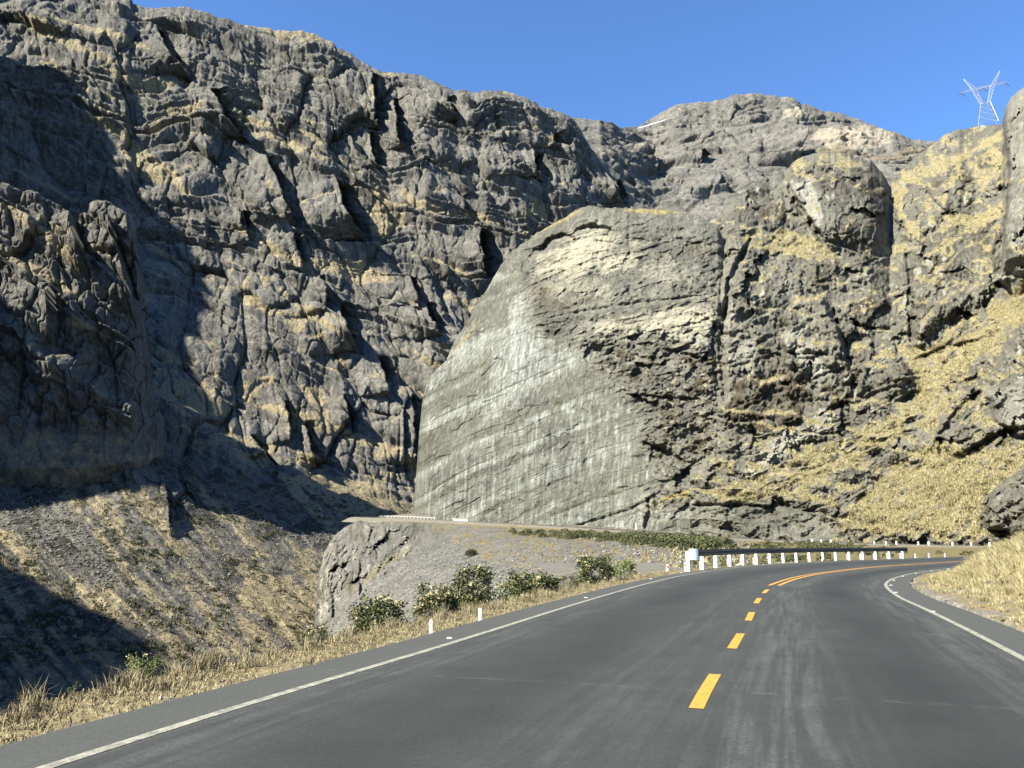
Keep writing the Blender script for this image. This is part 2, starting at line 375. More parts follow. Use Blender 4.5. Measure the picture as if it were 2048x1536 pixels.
for pts, wd in [([(480, 785), (560, 815), (640, 850), (720, 875), (830, 918)], 10), ([(470, 462), (520, 490), (570, 525), (640, 560)], 13),
                ([(620, 540), (700, 545), (780, 565)], 20), ([(240, 300), (300, 340), (360, 370)], 22), ([(750, 370), (770, 410), (760, 460), (800, 440)], 26),
                ([(600, 965), (660, 975), (740, 1005), (830, 1040)], 36), ([(100, 55), (180, 80), (300, 110)], 9), ([(40, 50), (160, 110), (260, 160)], 8),
                ([(200, 150), (300, 180), (380, 165)], 9), ([(170, 240), (260, 285), (340, 360), (400, 420)], 8), ([(330, 230), (310, 260), (290, 280)], 8),
                ([(930, 430), (980, 450), (1020, 465)], 9), ([(820, 520), (900, 530), (960, 560)], 7), ([(560, 590), (640, 650), (700, 700)], 7),
                ([(890, 590), (920, 600), (960, 600)], 8), ([(1060, 400), (1090, 420), (1040, 440)], 10)]:
    grass = np.maximum(grass, band(PXg, PYg, pts, wd, 7, 9 * ns + 2 * jx / 9) * .95)
grey = inpoly(PXg, PYg, [(-40, 960), (60, 960), (180, 1060), (235, 1140), (225, 1180), (150, 1150), (60, 1070), (-40, 1040)], 14, 12 * ns)
grey = np.maximum(grey, inpoly(PXg, PYg, [(395, 930), (470, 960), (560, 1010), (640, 1060), (655, 1100), (600, 1090), (500, 1040), (420, 985)], 12, 12 * ns))
tg = .50 + .5 * ns + .95 * fbm((PXg * .74 - PYg * .67) / 20, (PXg * .67 + PYg * .74) / 200, o=4, s=72)
grass = np.maximum(grass, tal * np.clip(tg, 0, 1) * (1 - grey) * (1 - rib))
bright = inpoly(PXg, PYg, [(490, 1130), (640, 1180), (640, 1260), (560, 1250), (470, 1215)], 18, 14 * ns)
grass = np.maximum(grass, bright * .85)
mk = np.stack([grass, .28 * rock * ss(.1, .6, fbm(X / 60, Y / 60, Z / 60, 3, 81)) * ss(.6, .2, nz) + grey * .25, np.clip(.12 + .35 * fbm(X / 90, Y / 90, Z / 90, 3, 83) + .2 * ss(.15, .0, e2) * rock + .26 * tal + .35 * tal * (fbm(X / 14, Y / 14, o=3, s=85) > .12), 0, 1)], -1)
a1_ = PA[0].copy(); a1_[:, :2] *= .86; a1_[:, 2] = np.minimum(-93, a1_[:, 2] - 4); PAb = np.concatenate([a1_[None], add_back(PA)], 0); mk = np.concatenate([mk[:1] * 0 + [.3, 0, .2], mk], 0)
struct(mesh_np('mountain', PAb.reshape(-1, 3), grid_quads(*PAb.shape[:2]), M['mountain'], mask=padmask(mk, 5).reshape(-1, 3)), 'craggy grey mountainside with grassy ledges and dark shadowed gullies on the left', 'mountain')

# ---------------------------------------------------------------- near rock buttress at the left edge
but_top = [(-300, 300), (-100, 352), (0, 380), (40, 392), (90, 405), (130, 432), (158, 442), (172, 422), (200, 413), (225, 420), (242, 438), (268, 438), (278, 462), (288, 560), (294, 650), (302, 750), (316, 850), (340, 940), (380, 1000)]
colsB = [(-300, [(1100, 385), (900, 365), (600, 382), (300, 415)]), (0, [(1070, 390), (940, 375), (600, 386), (380, 416)]), (150, [(1050, 400), (935, 386), (600, 392), (430, 422)]),
         (270, [(1020, 425), (925, 402), (700, 406), (480, 430)]), (330, [(1020, 480), (940, 450), (820, 455), (660, 470)]), (380, [(1030, 560), (1020, 550), (1010, 550), (1000, 550)])]
pxb = np.concatenate([np.arange(-300, -30, 6.), np.arange(-30, 380, 1.7)])
PYb, Db = loft(colsB, pxb, 400, topfn(but_top, 3, 9, 55), [.6, 1.2, 1.2]); PXb = np.tile(pxb, (PYb.shape[0], 1))
Pb = P3(PXb, PYb, Db); X, Y, Z = Pb[..., 0], Pb[..., 1], Pb[..., 2]; h1 = X * .86 + Y * .4
wn = fbm(X / 90, Y / 90, Z / 90, 3, 141); s_ = Z + h1 * .60 + wn * 22
ta, _ = terr(s_, 44, .7); tb, _ = terr(s_ + 5 * fbm(h1 / 20, Z / 20, o=3, s=18), 13, .66)
q1, g1 = pillars(34, 75, 15, .7); q2, g2 = pillars(13, 30, 16, .6); q3, g3 = pillars(5, 13, 17, .55)
rkb = ss(12, -40, PYb - np.interp(PXb, [-300, 0, 130, 300, 420, 560], [870, 868, 865, 880, 900, 990]))
db = (ta * 15 + tb * 5 + 10 * q1 + 4.6 * q2 + 1.6 * q3 - 8 - 2.2 * ss(.1, 0, g2) - 1.1 * ss(.12, 0, g3) + 5 * ridged(h1 / 80, Z / 160, o=2, s=33) + 4 * fbm(X / 14, Y / 14, Z / 20, 5, 121, .6)) * (.12 + .88 * rkb)
db += step(PXb, PYb, [(240, 470), (246, 520), (262, 580), (280, 640)], 18, 40, 14, 9, jx[:400, :1] * 0, 0) + step(PXb, PYb, [(150, 440), (165, 500), (200, 560)], 16, 40, 12) + step(PXb, PYb, [(110, 580), (118, 640), (112, 700)], 14, 40, 10)
Pb2 = Pb + dirA * db[..., None]
Nb = gnormals(Pb2); Nb *= np.sign(np.sum(Nb * -Pb2, -1, keepdims=True)); nzb = blur(Nb[..., 2], 1); nsb = fbm(PXb / 30, PYb / 24, o=3, s=171)
gb = ss(.58, .85, nzb + .25 * nsb) * .85
for pts, wd in [([(0, 435), (60, 460), (150, 530), (165, 560)], 12), ([(0, 500), (60, 540), (160, 598)], 12), ([(90, 450), (160, 500), (230, 520)], 8), ([(130, 650), (180, 660), (220, 668)], 7), ([(300, 660), (350, 690), (420, 745)], 7)]:
    gb = np.maximum(gb, band(PXb, PYb, pts, wd, 6, 9 * nsb) * .95)
gb = np.maximum(gb, (1 - rkb) * (.5 + .4 * nsb))
mkb = np.stack([gb, .3 * ss(.1, .5, nsb) * rkb, np.clip(.25 + .4 * nsb, 0, 1)], -1)
Pbb = add_back(Pb2, 4, 6, .6)
struct(mesh_np('rock_buttress', Pbb.reshape(-1, 3), grid_quads(*Pbb.shape[:2]), M['mountain'], mask=padmask(mkb, 4).reshape(-1, 3)), 'sunlit rock buttress with sloping straw ledges at the left edge, in front of the big shadow', 'mountain')

# ---------------------------------------------------------------- off-frame ridge on the left that throws the big shadow
RY = [(-200, 80), (0, 140), (60, 195), (95, 220), (120, 222), (131, 220), (150, 212), (175, 206), (200, 200), (219, 214), (226, 280), (233, 308), (262, 318), (288, 324), (300, 345), (310, 352), (334, 378), (369, 400), (395, 425), (447, 493), (509, 552), (548, 567), (604, 611), (630, 642), (664, 671), (703, 667), (713, 658), (725, 600), (780, 450), (800, 400)]
ry_ = np.arange(-200, 800, 4.); hz = np.interp(ry_, [a for a, b in RY], [b for a, b in RY]) + 9 * fbm(ry_ / 22, ry_ * 0 + .5, o=4, s=201) * ss(180, 300, ry_)
cs = np.array([-1., -.8, -.6, -.4, -.2, -.08, 0, .08, .2, .4, .6, .8, 1.])
RX = -(320 + .5 * ry_[:, None]) + np.outer(ry_ * 0 + 1, cs) * 90
RP = np.stack([RX, np.tile(ry_[:, None], (1, 13)), -90 + (hz[:, None] + 90) * (1 - np.abs(cs)[None])], -1)
RP[..., 0] += 5 * fbm(RP[..., 1] / 25, RP[..., 2] / 25, o=3, s=211)
struct(mesh_np('ridge', RP.reshape(-1, 3), grid_quads(*RP.shape[:2]), M['mountain'], mask=np.tile([.3, .1, .2], (RP.shape[0] * 13, 1))), 'rocky ridge beyond the left edge whose shadow falls on the mountainside', 'mountain')

# ---------------------------------------------------------------- distant peak
sky_P = [(900, 330), (1060, 262), (1100, 234), (1150, 235), (1190, 238), (1225, 244), (1245, 256), (1275, 254), (1300, 238), (1330, 219), (1345, 211), (1380, 205), (1420, 204), (1450, 198), (1472, 189), (1500, 186), (1530, 190), (1560, 193), (1585, 197), (1600, 206), (1625, 212), (1650, 222), (1690, 230), (1720, 240), (1750, 254), (1790, 266), (1820, 278), (1850, 282), (1870, 284), (1900, 292), (1960, 300), (2150, 320)]
pxp = np.arange(1000, 2150, 2.0)
colsP = [(1000, [(620, 1350), (500, 1500), (380, 1800), (262, 2200)]), (1200, [(620, 1300), (480, 1450), (360, 1750), (240, 2300)]), (1300, [(620, 1300), (470, 1600), (330, 2300), (240, 3000)]), (1560, [(620, 1300), (450, 1700), (310, 2500), (190, 3200)]), (1850, [(620, 1300), (450, 1600), (350, 2300), (284, 3000)]), (2150, [(620, 1300), (480, 1600), (400, 2300), (320, 3000)])]
PYp, Dp = loft(colsP, pxp, 330, topfn(sky_P, 1.6, 5, 301), [1, 1.4, 1.6]); PXp = np.tile(pxp, (330, 1))
Pp = P3(PXp, PYp, Dp); X, Y, Z = Pp[..., 0], Pp[..., 1], Pp[..., 2]; h1 = X
wn = fbm(X / 500, Y / 500, Z / 500, 3, 341)
ta, _ = terr(Z + .12 * X + wn * 160, 130, .62); tb, _ = terr(Z - .1 * X + wn * 90, 45, .62)
r1, k1 = pillars(150, 190, 315, .8); r2, k2 = pillars(52, 80, 316, .7)
tap = np.ones((330, 1)); tap[-30:, 0] = np.linspace(1, .12, 30)
dp = (ta * 60 + tb * 16 + 16 * r1 + 7 * r2 - 30 + 70 * fbm(X / 420, Z / 300, o=4, s=322) + 20 * fbm(X / 70, Y / 90, Z / 70, 4, 321, .6))
for pts, amp, wl, wr in [([(1350, 280), (1380, 300), (1400, 330)], 90, 60, 30), ([(1520, 262), (1560, 300), (1590, 335)], 150, 70, 30), ([(1610, 300), (1640, 330)], 60, 50, 20), ([(1280, 300), (1310, 350)], 80, 60, 30)]:
    dp += step(PXp, PYp, pts, amp, wl, wr, None, 5 * fbm(PYp / 16, PXp / 40, o=3, s=331))
dp *= tap
Pp2 = Pp + np.array([.1, -.95, .1]) * dp[..., None]
Np = gnormals(Pp2); Np *= np.sign(np.sum(Np * -Pp2, -1, keepdims=True)); nsp = fbm(PXp / 30, PYp / 18, o=3, s=371)
pal = np.maximum.reduce([inpoly(PXp, PYp, [(1640, 262), (1700, 258), (1760, 262), (1790, 285), (1740, 300), (1660, 292), (1620, 275)], 8, 12 * nsp) * .9,
                         inpoly(PXp, PYp, [(1555, 225), (1600, 215), (1610, 240), (1570, 250)], 6, 12 * nsp) * .8, inpoly(PXp, PYp, [(1190, 315), (1280, 312), (1270, 325), (1200, 328)], 5, 8 * nsp) * .6])
gr = np.maximum.reduce([inpoly(PXp, PYp, [(1560, 290), (1640, 285), (1760, 305), (1850, 300), (1800, 325), (1640, 320)], 8, 12 * nsp) * .8, ss(.72, .9, Np[..., 2] + .2 * nsp) * .55])
mkp = np.stack([gr, pal, np.clip(.2 + .5 * nsp, 0, 1)], -1)
Ppb = add_back(Pp2, 4, 150, .5)
struct(mesh_np('distant_peak', Ppb.reshape(-1, 3), grid_quads(*Ppb.shape[:2]), M['peak'], mask=padmask(mkp, 4).reshape(-1, 3)), 'rounded grey peak against the sky behind the cliff, with a pale tan scar', 'mountain')
# snow patches: a thin uneven sheet lying on the saddle
def lay(name, poly, src_px, src_P, mat, off, label, cat, kind=None):
    pts = []
    for (x, y) in poly:
        d = (src_px[0] - x) ** 2 + (src_px[1] - y) ** 2; i = np.unravel_index(np.argmin(d), d.shape); pts.append(src_P[i])
    return pts
M['snow'] = plain('old_snow', (.42, .44, .48), .8, 0, .1, .05)
pxl, pyl = proj(Pp2)
for (cx, cy, ang, ln, wd) in [(1297, 250, -.30, 24, 1.8), (1326, 241, -.3, 8, 1.3)]:
    n = 40; u = np.linspace(-1, 1, n); v = np.linspace(-1, 1, 7); U, Vv = np.meshgrid(u, v); sx = cx + U * ln * math.cos(ang) - Vv * wd * (1 - U ** 2) ** .5 * (.6 + .8 * np.abs(perlin(U * 4, Vv, s=3))) * math.sin(-ang)
    sy = cy + U * ln * math.sin(ang) + Vv * wd * (1 - U ** 2) ** .5 * (.6 + .8 * np.abs(perlin(U * 4 + 9, Vv, s=3)))
    Q3 = np.zeros((7, n, 3))
    for i in range(7):
        for j in range(n):
            d = (pxl - sx[i, j]) ** 2 + (pyl - sy[i, j]) ** 2; a = np.unravel_index(np.argmin(d), d.shape); Q3[i, j] = Pp2[a]
    Q3 = P3(sx, sy, Q3[..., 1].min() - 6 + 0 * sx); 
    tag(mesh_np('snow_patch', Q3.reshape(-1, 3), grid_quads(7, n), M['snow']), 'thin white snow streak on the saddle below the distant peak' if ln > 20 else 'small white snow fleck right of the long snow streak', 'snow')

# ================================================================ CUT CLIFF (centre)
sky_C = [(826, 1033), (829, 990), (834, 930), (838, 870), (845, 800), (852, 768), (870, 745), (893, 722), (905, 690), (935, 640), (960, 600), (985, 560), (1000, 535), (1015, 510), (1040, 490), (1080, 462), (1120, 440), (1150, 420), (1175, 412), (1230, 415), (1300, 417), (1360, 422), (1405, 432), (1435, 452), (1458, 500), (1474, 580), (1490, 700), (1530, 860)]
colsC = [(826, [(1038, 346), (1037, 347), (1035, 348), (1033, 349)]), (836, [(1039, 330), (1005, 332), (960, 335), (905, 340)]), (852, [(1040, 318), (950, 321), (860, 328), (768, 340)]),
         (905, [(1042, 305), (930, 309), (810, 320), (690, 343)]), (1000, [(1048, 291), (880, 296), (700, 310), (535, 343)]), (1170, [(1060, 268), (850, 275), (620, 289), (412, 322)]),
         (1300, [(1070, 249), (860, 257), (640, 274), (418, 308)]), (1440, [(1082, 230), (880, 241), (650, 260), (416, 296)]), (1530, [(1092, 236), (990, 246), (860, 258), (700, 280)])]
pxc = np.concatenate([np.arange(826, 900, .7), np.arange(900, 1530, 1.7)])
NC = 430
PYc, Dc = loft(colsC, pxc, NC, topfn(sky_C, 2.4, 7, 401)); PXc = np.tile(pxc, (NC, 1))
PYc[0] += 14; Dc = Dc + ss(1436, 1480, PXc) * 16
u_ = PXc - 826
sC = (PYc + .56 * u_ - .00030 * u_ ** 2 + 16 * fbm(PXc / 160, PYc / 90, o=3, s=402)) # bedding coordinate of the curved strata
rough = inpoly(PXc, PYc, [(1180, 700), (1250, 790), (1295, 830), (1290, 890), (1325, 960), (1300, 1000), (1300, 1100), (1700, 1100), (1700, 560), (1445, 540), (1430, 620), (1440, 690), (1330, 665), (1230, 670)], 34, 50 * fbm(PXc / 38, PYc / 38, o=5, s=403, g=.6))
wallC = inpoly(PXc, PYc, [(1285, 1050), (1330, 1018), (1450, 1008), (1560, 1012), (1560, 1110), (1285, 1110)], 7, 12 * fbm(PXc / 18, PYc / 18, o=4, s=450))
rough = rough * (1 - .85 * wallC)
upper = inpoly(PXc, PYc, [(900, 300), (1700, 300), (1700, 720), (1300, 668), (1190, 700), (1105, 690), (1062, 640), (1045, 560), (1000, 540)], 18, 26 * fbm(PXc / 24, PYc / 24, o=5, s=404))
cut = np.clip(1 - np.maximum(rough, upper), 0, 1)
def saw(s_, th, warp=.3, sd=0):
    q_ = s_ / th; q_ = q_ + warp * np.sin(q_ * 2.3 + sd) + .2 * np.sin(q_ * 5.7 + sd); f_ = q_ - np.floor(q_); return f_ - ss(.86, 1, f_), q_
s1, _ = saw(sC, 62, sd=1); s2, _ = saw(sC, 21, sd=3); s3, _ = saw(sC + 5 * fbm(PXc / 30, PYc / 20, o=2, s=405), 8, sd=5)
mod_ = ss(-.25, .35, fbm(PXc / 110, sC / 26, o=3, s=430))
dc = -.35 * (1 - s1) * ss(-.1, .35, fbm(PXc / 150, sC / 60, o=3, s=434)) + .45 * s2 * mod_ * (.45 + upper) + .22 * s3 * ss(.1, .5, fbm(PXc / 60, sC / 10, o=2, s=431)) * (.6 + upper)
su = PYc + .25 * u_ + 14 * fbm(PXc / 60, PYc / 40, o=3, s=406)
s4, _ = saw(su, 30, sd=2); s5, _ = saw(su + 4 * fbm(PXc / 12, PYc / 12, o=2, s=416), 11, sd=4)
lump = fbm(PXc / 60, PYc / 45, o=5, s=407, g=.55)
dc += (upper + rough) * (1.5 * s4 * ss(-.1, .4, fbm(PXc / 70, su / 20, o=3, s=432)) + .6 * s5 * ss(-.1, .4, fbm(PXc / 40, su / 8, o=3, s=433)) + 4.5 * lump)
wv, wd_, wc = worley(PXc / 34 + .6 * fbm(PXc / 40, PYc / 40, o=3, s=408), PYc / 52 + .5 * fbm(PXc / 30, PYc / 30, o=3, s=409), 410)
wv2, wd2, wc2 = worley(PXc / 12 + .6 * fbm(PXc / 15, PYc / 15, o=3, s=411), PYc / 17 + .5 * fbm(PXc / 15, PYc / 15, o=3, s=412), 413)
F1, _ = facet(PXc / 42 + .5 * fbm(PXc / 40, PYc / 40, o=3, s=408), (PYc + .2 * PXc) / 34, 410); F2, _ = facet(PXc / 17 + .4 * fbm(PXc / 15, PYc / 15, o=3, s=411), (PYc + .2 * PXc) / 13, 413); F3, _ = facet(PXc / 7, (PYc + .2 * PXc) / 6, 414)
dc += rough * (3.0 * F1 + 1.3 * F2 + .6 * F3) + upper * (.5 * F2 + .35 * F3 + .9 * F1)
dc += cut * (.45 * F1 + .22 * F2 + 2.0 * fbm(PXc / 90, PYc / 200, o=4, s=414) + .16 * fbm(PXc / 3.2, PYc / 24, o=3, s=415))
dc += .25 * fbm(PXc / 5, PYc / 5, o=3, s=417)
# hollows under the upper overhangs
for pts, wdt, am in [([(1082, 500), (1100, 484), (1125, 474), (1150, 480)], 9, 4.5), ([(1150, 462), (1185, 452), (1225, 462)], 5, 3.2), ([(1195, 482), (1230, 488)], 4, 2.5), ([(1060, 512), (1085, 492)], 5, 2.5),
                     ([(1255, 478), (1300, 484)], 4, 2.2), ([(1095, 636), (1180, 620), (1280, 606), (1400, 592)], 3, 1.4), ([(1075, 652), (1095, 655)], 4, 2.), ([(1395, 630), (1425, 650), (1440, 690), (1440, 780)], 9, 2.5), ([(1440, 560), (1437, 700), (1452, 850), (1455, 930)], 14, 2.5),
                     ([(1290, 885), (1320, 900), (1370, 925)], 6, 3), ([(1290, 1058), (1300, 1020), (1296, 1000)], 5, 3), ([(1120, 1062), (1200, 1038), (1260, 1020), (1320, 985)], 3, 1.5), ([(1260, 790), (1400, 800)], 4, 2.0), ([(1330, 700), (1420, 720)], 4, 2.0)]:
    dc -= am * band(PXc, PYc, pts, wdt, 4, 4 * fbm(PXc / 9, PYc / 9, o=2, s=418))
edge = ss(1.0, .94, np.linspace(0, 1, NC))[:, None] * ss(826, 850, PXc)
dc = dc * (.1 + .9 * edge)
# a bench of broken rock at the foot on the right
benchb = inpoly(PXc, PYc, [(1340, 1000), (1600, 1010), (1600, 1110), (1290, 1110), (1300, 1040)], 12)
Dc2 = Dc - dc - 2.5 * benchb
nC = fbm(PXc / 36, PYc / 26, o=4, s=420); nC2 = fbm(PXc / 12, PYc / 12, o=3, s=421); nst = fbm(PXc / 9, PYc / 120, o=3, s=422)
nbd = fbm(PXc / 45, su / 6, o=4, s=440, g=.6)
def ip(pts, soft=10, j=16): return inpoly(PXc, PYc, pts, soft * 2.6, 1.5 * j * nC + 10 * nC2 + 26 * nbd)
pale = np.maximum.reduce([ip([(1068, 512), (1100, 498), (1150, 475), (1180, 458), (1220, 456), (1238, 480), (1232, 500), (1300, 505), (1290, 520), (1230, 548), (1150, 545), (1090, 560), (1075, 545)]) * (.78 + .6 * nbd),
     ip([(1180, 660), (1215, 640), (1290, 628), (1330, 612), (1400, 598), (1425, 600), (1440, 640), (1405, 684), (1350, 692), (1300, 668), (1230, 680)]) * (.78 + .6 * nbd),
     ip([(1010, 600), (1050, 585), (1064, 640), (1105, 690), (1185, 690), (1180, 705), (1120, 730), (1060, 742), (1000, 770), (985, 700)]) * (.56 + .6 * nst),
     ip([(980, 740), (1100, 690), (1180, 690), (1150, 740), (1060, 790), (960, 860)]) * .55, ip([(1250, 478), (1300, 478), (1296, 492), (1255, 492)], 5, 6) * .7,
     ip([(1250, 505), (1400, 520), (1430, 560), (1330, 570), (1260, 545)]) * .35, ip([(1060, 560), (1200, 545), (1250, 600), (1120, 610), (1060, 600)]) * .45,
     ip([(1230, 1040), (1285, 995), (1325, 1000), (1300, 1040), (1290, 1062)], 8, 10) * .5])
tone = saw(sC, 62, sd=1)[1]; tb_ = np.sin(tone * 6.28 * 1.0); tb2 = np.sin(sC / 19. + 2 * nC)
pale = np.maximum(pale, cut * np.clip(.27 + .20 * tb_ + .16 * tb2 + .45 * nst + .22 * nC, 0, .66))
lnw = sC + 3 * fbm(PXc / 50, PYc / 30, o=3, s=441); lines = np.zeros(PXc.shape)
for th_, ph_, wd0 in ((47, .1, .045), (23, .6, .05), (13.5, .3, .07)):
    qn = lnw / th_ + ph_ + .3 * np.sin(lnw / th_ * 1.9); fr_ = np.abs(qn - np.floor(qn) - .5)
    lines = np.maximum(lines, ss(wd0, .0, fr_) * ss(-.15, .3, fbm(PXc / 130, lnw / 14, o=3, s=442 + int(th_))))
Dc2 = Dc2 +   .38 * lines * np.clip(cut + .5 * upper, 0, 1); PCn = P3(PXc, PYc, Dc2)
pale = np.maximum(pale, rough * ss(.12, .35, nC2 + .5 * nC) * .75)
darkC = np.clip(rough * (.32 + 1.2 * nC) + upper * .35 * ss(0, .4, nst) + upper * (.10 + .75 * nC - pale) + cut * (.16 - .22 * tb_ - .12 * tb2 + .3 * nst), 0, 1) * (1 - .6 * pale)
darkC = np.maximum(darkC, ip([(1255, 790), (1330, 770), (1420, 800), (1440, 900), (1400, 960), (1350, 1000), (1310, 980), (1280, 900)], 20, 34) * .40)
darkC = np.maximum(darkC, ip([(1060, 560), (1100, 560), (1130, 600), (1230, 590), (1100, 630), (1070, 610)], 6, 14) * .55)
grC = np.clip(rough * (.12 + .55 * fbm(PXc / 22, PYc / 14, o=3, s=424)), 0, .6)
for pts, wdt in [([(1320, 1000), (1380, 985), (1450, 975), (1540, 985)], 9), ([(900, 712), (960, 640)], 3), ([(1070, 470), (1120, 442), (1170, 415)], 4), ([(1250, 420), (1330, 424), (1400, 420)], 4)]:
    grC = np.maximum(grC, band(PXc, PYc, pts, wdt, 5, 6 * nC) * .8)
PC = PCn; darkC = np.maximum(darkC, lines * (.75 * cut + .5 * upper)); pale = pale * (1 - .8 * lines)
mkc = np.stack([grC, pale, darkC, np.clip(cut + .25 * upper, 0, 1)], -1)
# close the shell: wrap the left edge and the crest backwards
left = []
for k_ in range(6, 0, -1):
    e_ = PC[:, :1].copy(); e_[..., 1] += 9 * k_ + 2 * k_ * k_; e_[..., 0] += 3.2 * k_ + 1.2 * k_ * k_; left.append(e_)
PC = np.concatenate(left + [PC], 1); mkc = np.concatenate([mkc[:, :1]] * 6 + [mkc], 1)
PCb = add_back(PC, 5, 14, .25)
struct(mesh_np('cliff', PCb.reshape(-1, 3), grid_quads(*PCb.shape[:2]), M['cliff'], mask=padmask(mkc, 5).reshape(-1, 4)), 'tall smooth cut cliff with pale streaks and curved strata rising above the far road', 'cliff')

# ================================================================ HILLSIDE right of the cliff
sky_D = [(1380, 470), (1440, 430), (1470, 395), (1500, 375), (1540, 362), (1570, 345), (1585, 325), (1605, 312), (1640, 304), (1700, 306), (1740, 318), (1765, 345), (1780, 372), (1795, 350), (1830, 314), (1870, 286), (1890, 268), (1910, 260), (1960, 252), (2004, 248), (2011, 215), (2022, 196), (2035, 182), (2055, 170), (2110, 140), (2300, 90)]
colsD = [(1380, [(1090, 236), (960, 245), (800, 262), (600, 285), (470, 330)]), (1450, [(1092, 218), (980, 226), (850, 240), (600, 268), (420, 320)]), (1600, [(1094, 196), (980, 212), (850, 232), (560, 276), (312, 360)]),
         (1750, [(1098, 176), (960, 200), (800, 226), (560, 280), (330, 380)]), (1850, [(1100, 163), (950, 188), (760, 222), (520, 285), (300, 415)]), (1950, [(1102, 148), (940, 172), (740, 212), (500, 285), (253, 430)]),
         (2050, [(1104, 136), (930, 158), (740, 190), (500, 250), (171, 350)]), (2300, [(1108, 110), (930, 125), (740, 150), (500, 190), (90, 270)])]
pxd = np.concatenate([np.arange(1380, 2070, 1.75), np.arange(2070, 2300, 6.)]); ND = 520
PYd, Dd = loft(colsD, pxd, ND, topfn(sky_D, 1.6, 5, 501)); PXd = np.tile(pxd, (ND, 1))
PYd[0] += 10
nA = fbm(PXd / 60, PYd / 60, o=5, s=502); nB = fbm(PXd / 20, PYd / 20, o=4, s=503)
def ipd(pts, soft=8, j=10, sc_=1): return inpoly(PXd, PYd, pts, soft, j * nB)
def ipd16(pts, soft=8): return inpoly(PXd, PYd, pts, 18, 22 * nB)
dome = ipd([(1570, 350), (1590, 318), (1640, 302), (1700, 304), (1745, 320), (1772, 355), (1785, 400), (1800, 440), (1812, 480), (1700, 500), (1660, 500), (1640, 470), (1615, 430), (1590, 400)], 7)
ddx = (PXd - 1690) / 120; ddy = (PYd - 400) / 110
shield = ipd([(1575, 620), (1600, 600), (1645, 598), (1670, 640), (1690, 700), (1700, 760), (1660, 800), (1600, 800), (1570, 720)], 7)
knob = ipd([(1730, 730), (1760, 712), (1800, 715), (1825, 750), (1835, 780), (1800, 800), (1740, 820), (1715, 780)], 6)
edgec = ipd([(2012, 150), (2010, 260), (2020, 330), (2010, 470), (2000, 560), (2040, 600), (2400, 560), (2400, 0)], 4, 6)
block = ipd([(1965, 1030), (1990, 980), (2040, 940), (2400, 850), (2400, 1062), (2048, 1064), (2000, 1062), (1972, 1058)], 5, 8)
slab = ipd([(1880, 860), (1900, 800), (1945, 770), (1985, 740), (2048, 640), (2400, 500), (2400, 840), (2048, 850), (1980, 870), (1930, 905), (1890, 900)], 7, 10)
slab2 = ipd([(1970, 780), (2000, 770), (2048, 740), (2400, 640), (2400, 850), (2040, 870), (1990, 840)], 5, 8)
butt = ipd16([(1840, 520), (1870, 455), (1900, 440), (1960, 450), (2000, 470), (2000, 560), (1960, 600), (1880, 640), (1835, 680), (1825, 600)], 7)
but2 = ipd16([(1790, 380), (1830, 350), (1900, 330), (2000, 320), (2005, 370), (1900, 420), (1840, 480), (1815, 470)], 7)
dd = ss(520, 440, PYd) * dome * (2 + 14 * np.sqrt(np.clip(1 - ddx ** 2 - ddy ** 2 * .6, 0, 1))) + 9 * shield * ss(810, 700, PYd) + 9 * knob * ss(820, 750, PYd) + 55 * edgec * ss(610, 470, PYd) + 7 * block + 5 * slab + 4 * slab2 + 9 * butt + 8 * but2
ledge, fl = terr(-PYd * .18 + PXd * .035 + 5 * nA, 9, .72); l2, fl2 = terr(-PYd * .18 - PXd * .07 + 4 * nA + .8 * nB, 4.5, .66)
rightw = ss(1780, 1900, PXd)
tilt_, ft = terr((PYd * .82 + PXd * .57) * .18 * -1 + 4 * nA + 1 * nB, 8, .66)       # steep diagonal ledges on the right
dd += (4 * ledge + 1.5 * l2) * (1 - .5 * rightw) + rightw * 2.5 * tilt_
wv, wd_, wc = worley(PXd / 55 + .6 * nB, PYd / 95 + .5 * nB, 510); wv2, wd2, wc2 = worley(PXd / 22 + .6 * nB, PYd / 34 + .5 * nB, 511); wv3, wd3, wc3 = worley(PXd / 8 + .5 * nB, PYd / 12 + .5 * nB, 512)
grassy = np.maximum.reduce([ipd([(1700, 1010), (1760, 950), (1830, 900), (1880, 880), (1960, 900), (2048, 880), (2060, 940), (1990, 980), (1960, 1040), (1980, 1075), (1800, 1075), (1680, 1060)], 16, 30) * .95,
    ipd([(1400, 985), (1500, 955), (1640, 890), (1740, 850), (1830, 800), (1850, 830), (1760, 900), (1660, 960), (1590, 1000), (1480, 1008)], 10, 26) * .8,
    ipd([(1800, 700), (1850, 690), (1920, 650), (2000, 600), (2048, 560), (2060, 640), (1960, 720), (1900, 800), (1870, 870), (1830, 850), (1830, 770)], 10, 30) * .9,
    ipd([(1480, 470), (1560, 455), (1620, 470), (1680, 510), (1720, 512), (1640, 525), (1540, 505), (1490, 495)], 7, 16) * .9,
    ipd([(1770, 350), (1800, 370), (1815, 440), (1840, 440), (1850, 480), (1818, 480), (1795, 430), (1780, 390)], 5, 10) * .9,
    ipd([(1800, 350), (1860, 320), (1930, 300), (2008, 255), (2008, 280), (1950, 310), (1880, 350), (1830, 370)], 6, 14) * .95,
    ipd([(1870, 440), (1900, 425), (1960, 430), (2008, 395), (2010, 430), (1960, 455), (1900, 450)], 5, 12) * .95, ipd([(1940, 350), (2010, 310), (2025, 370), (1960, 380)], 6, 16) * .8,
    ipd([(1700, 500), (1760, 488), (1825, 485), (1835, 500), (1770, 515)], 4, 10) * .85, ipd([(1630, 310), (1680, 305), (1720, 330), (1690, 345), (1660, 330)], 4, 10) * .8])
gst = fbm((PXd * .57 + PYd * .82) / 15, (PXd * .82 - PYd * .57) / 80, o=4, s=530)
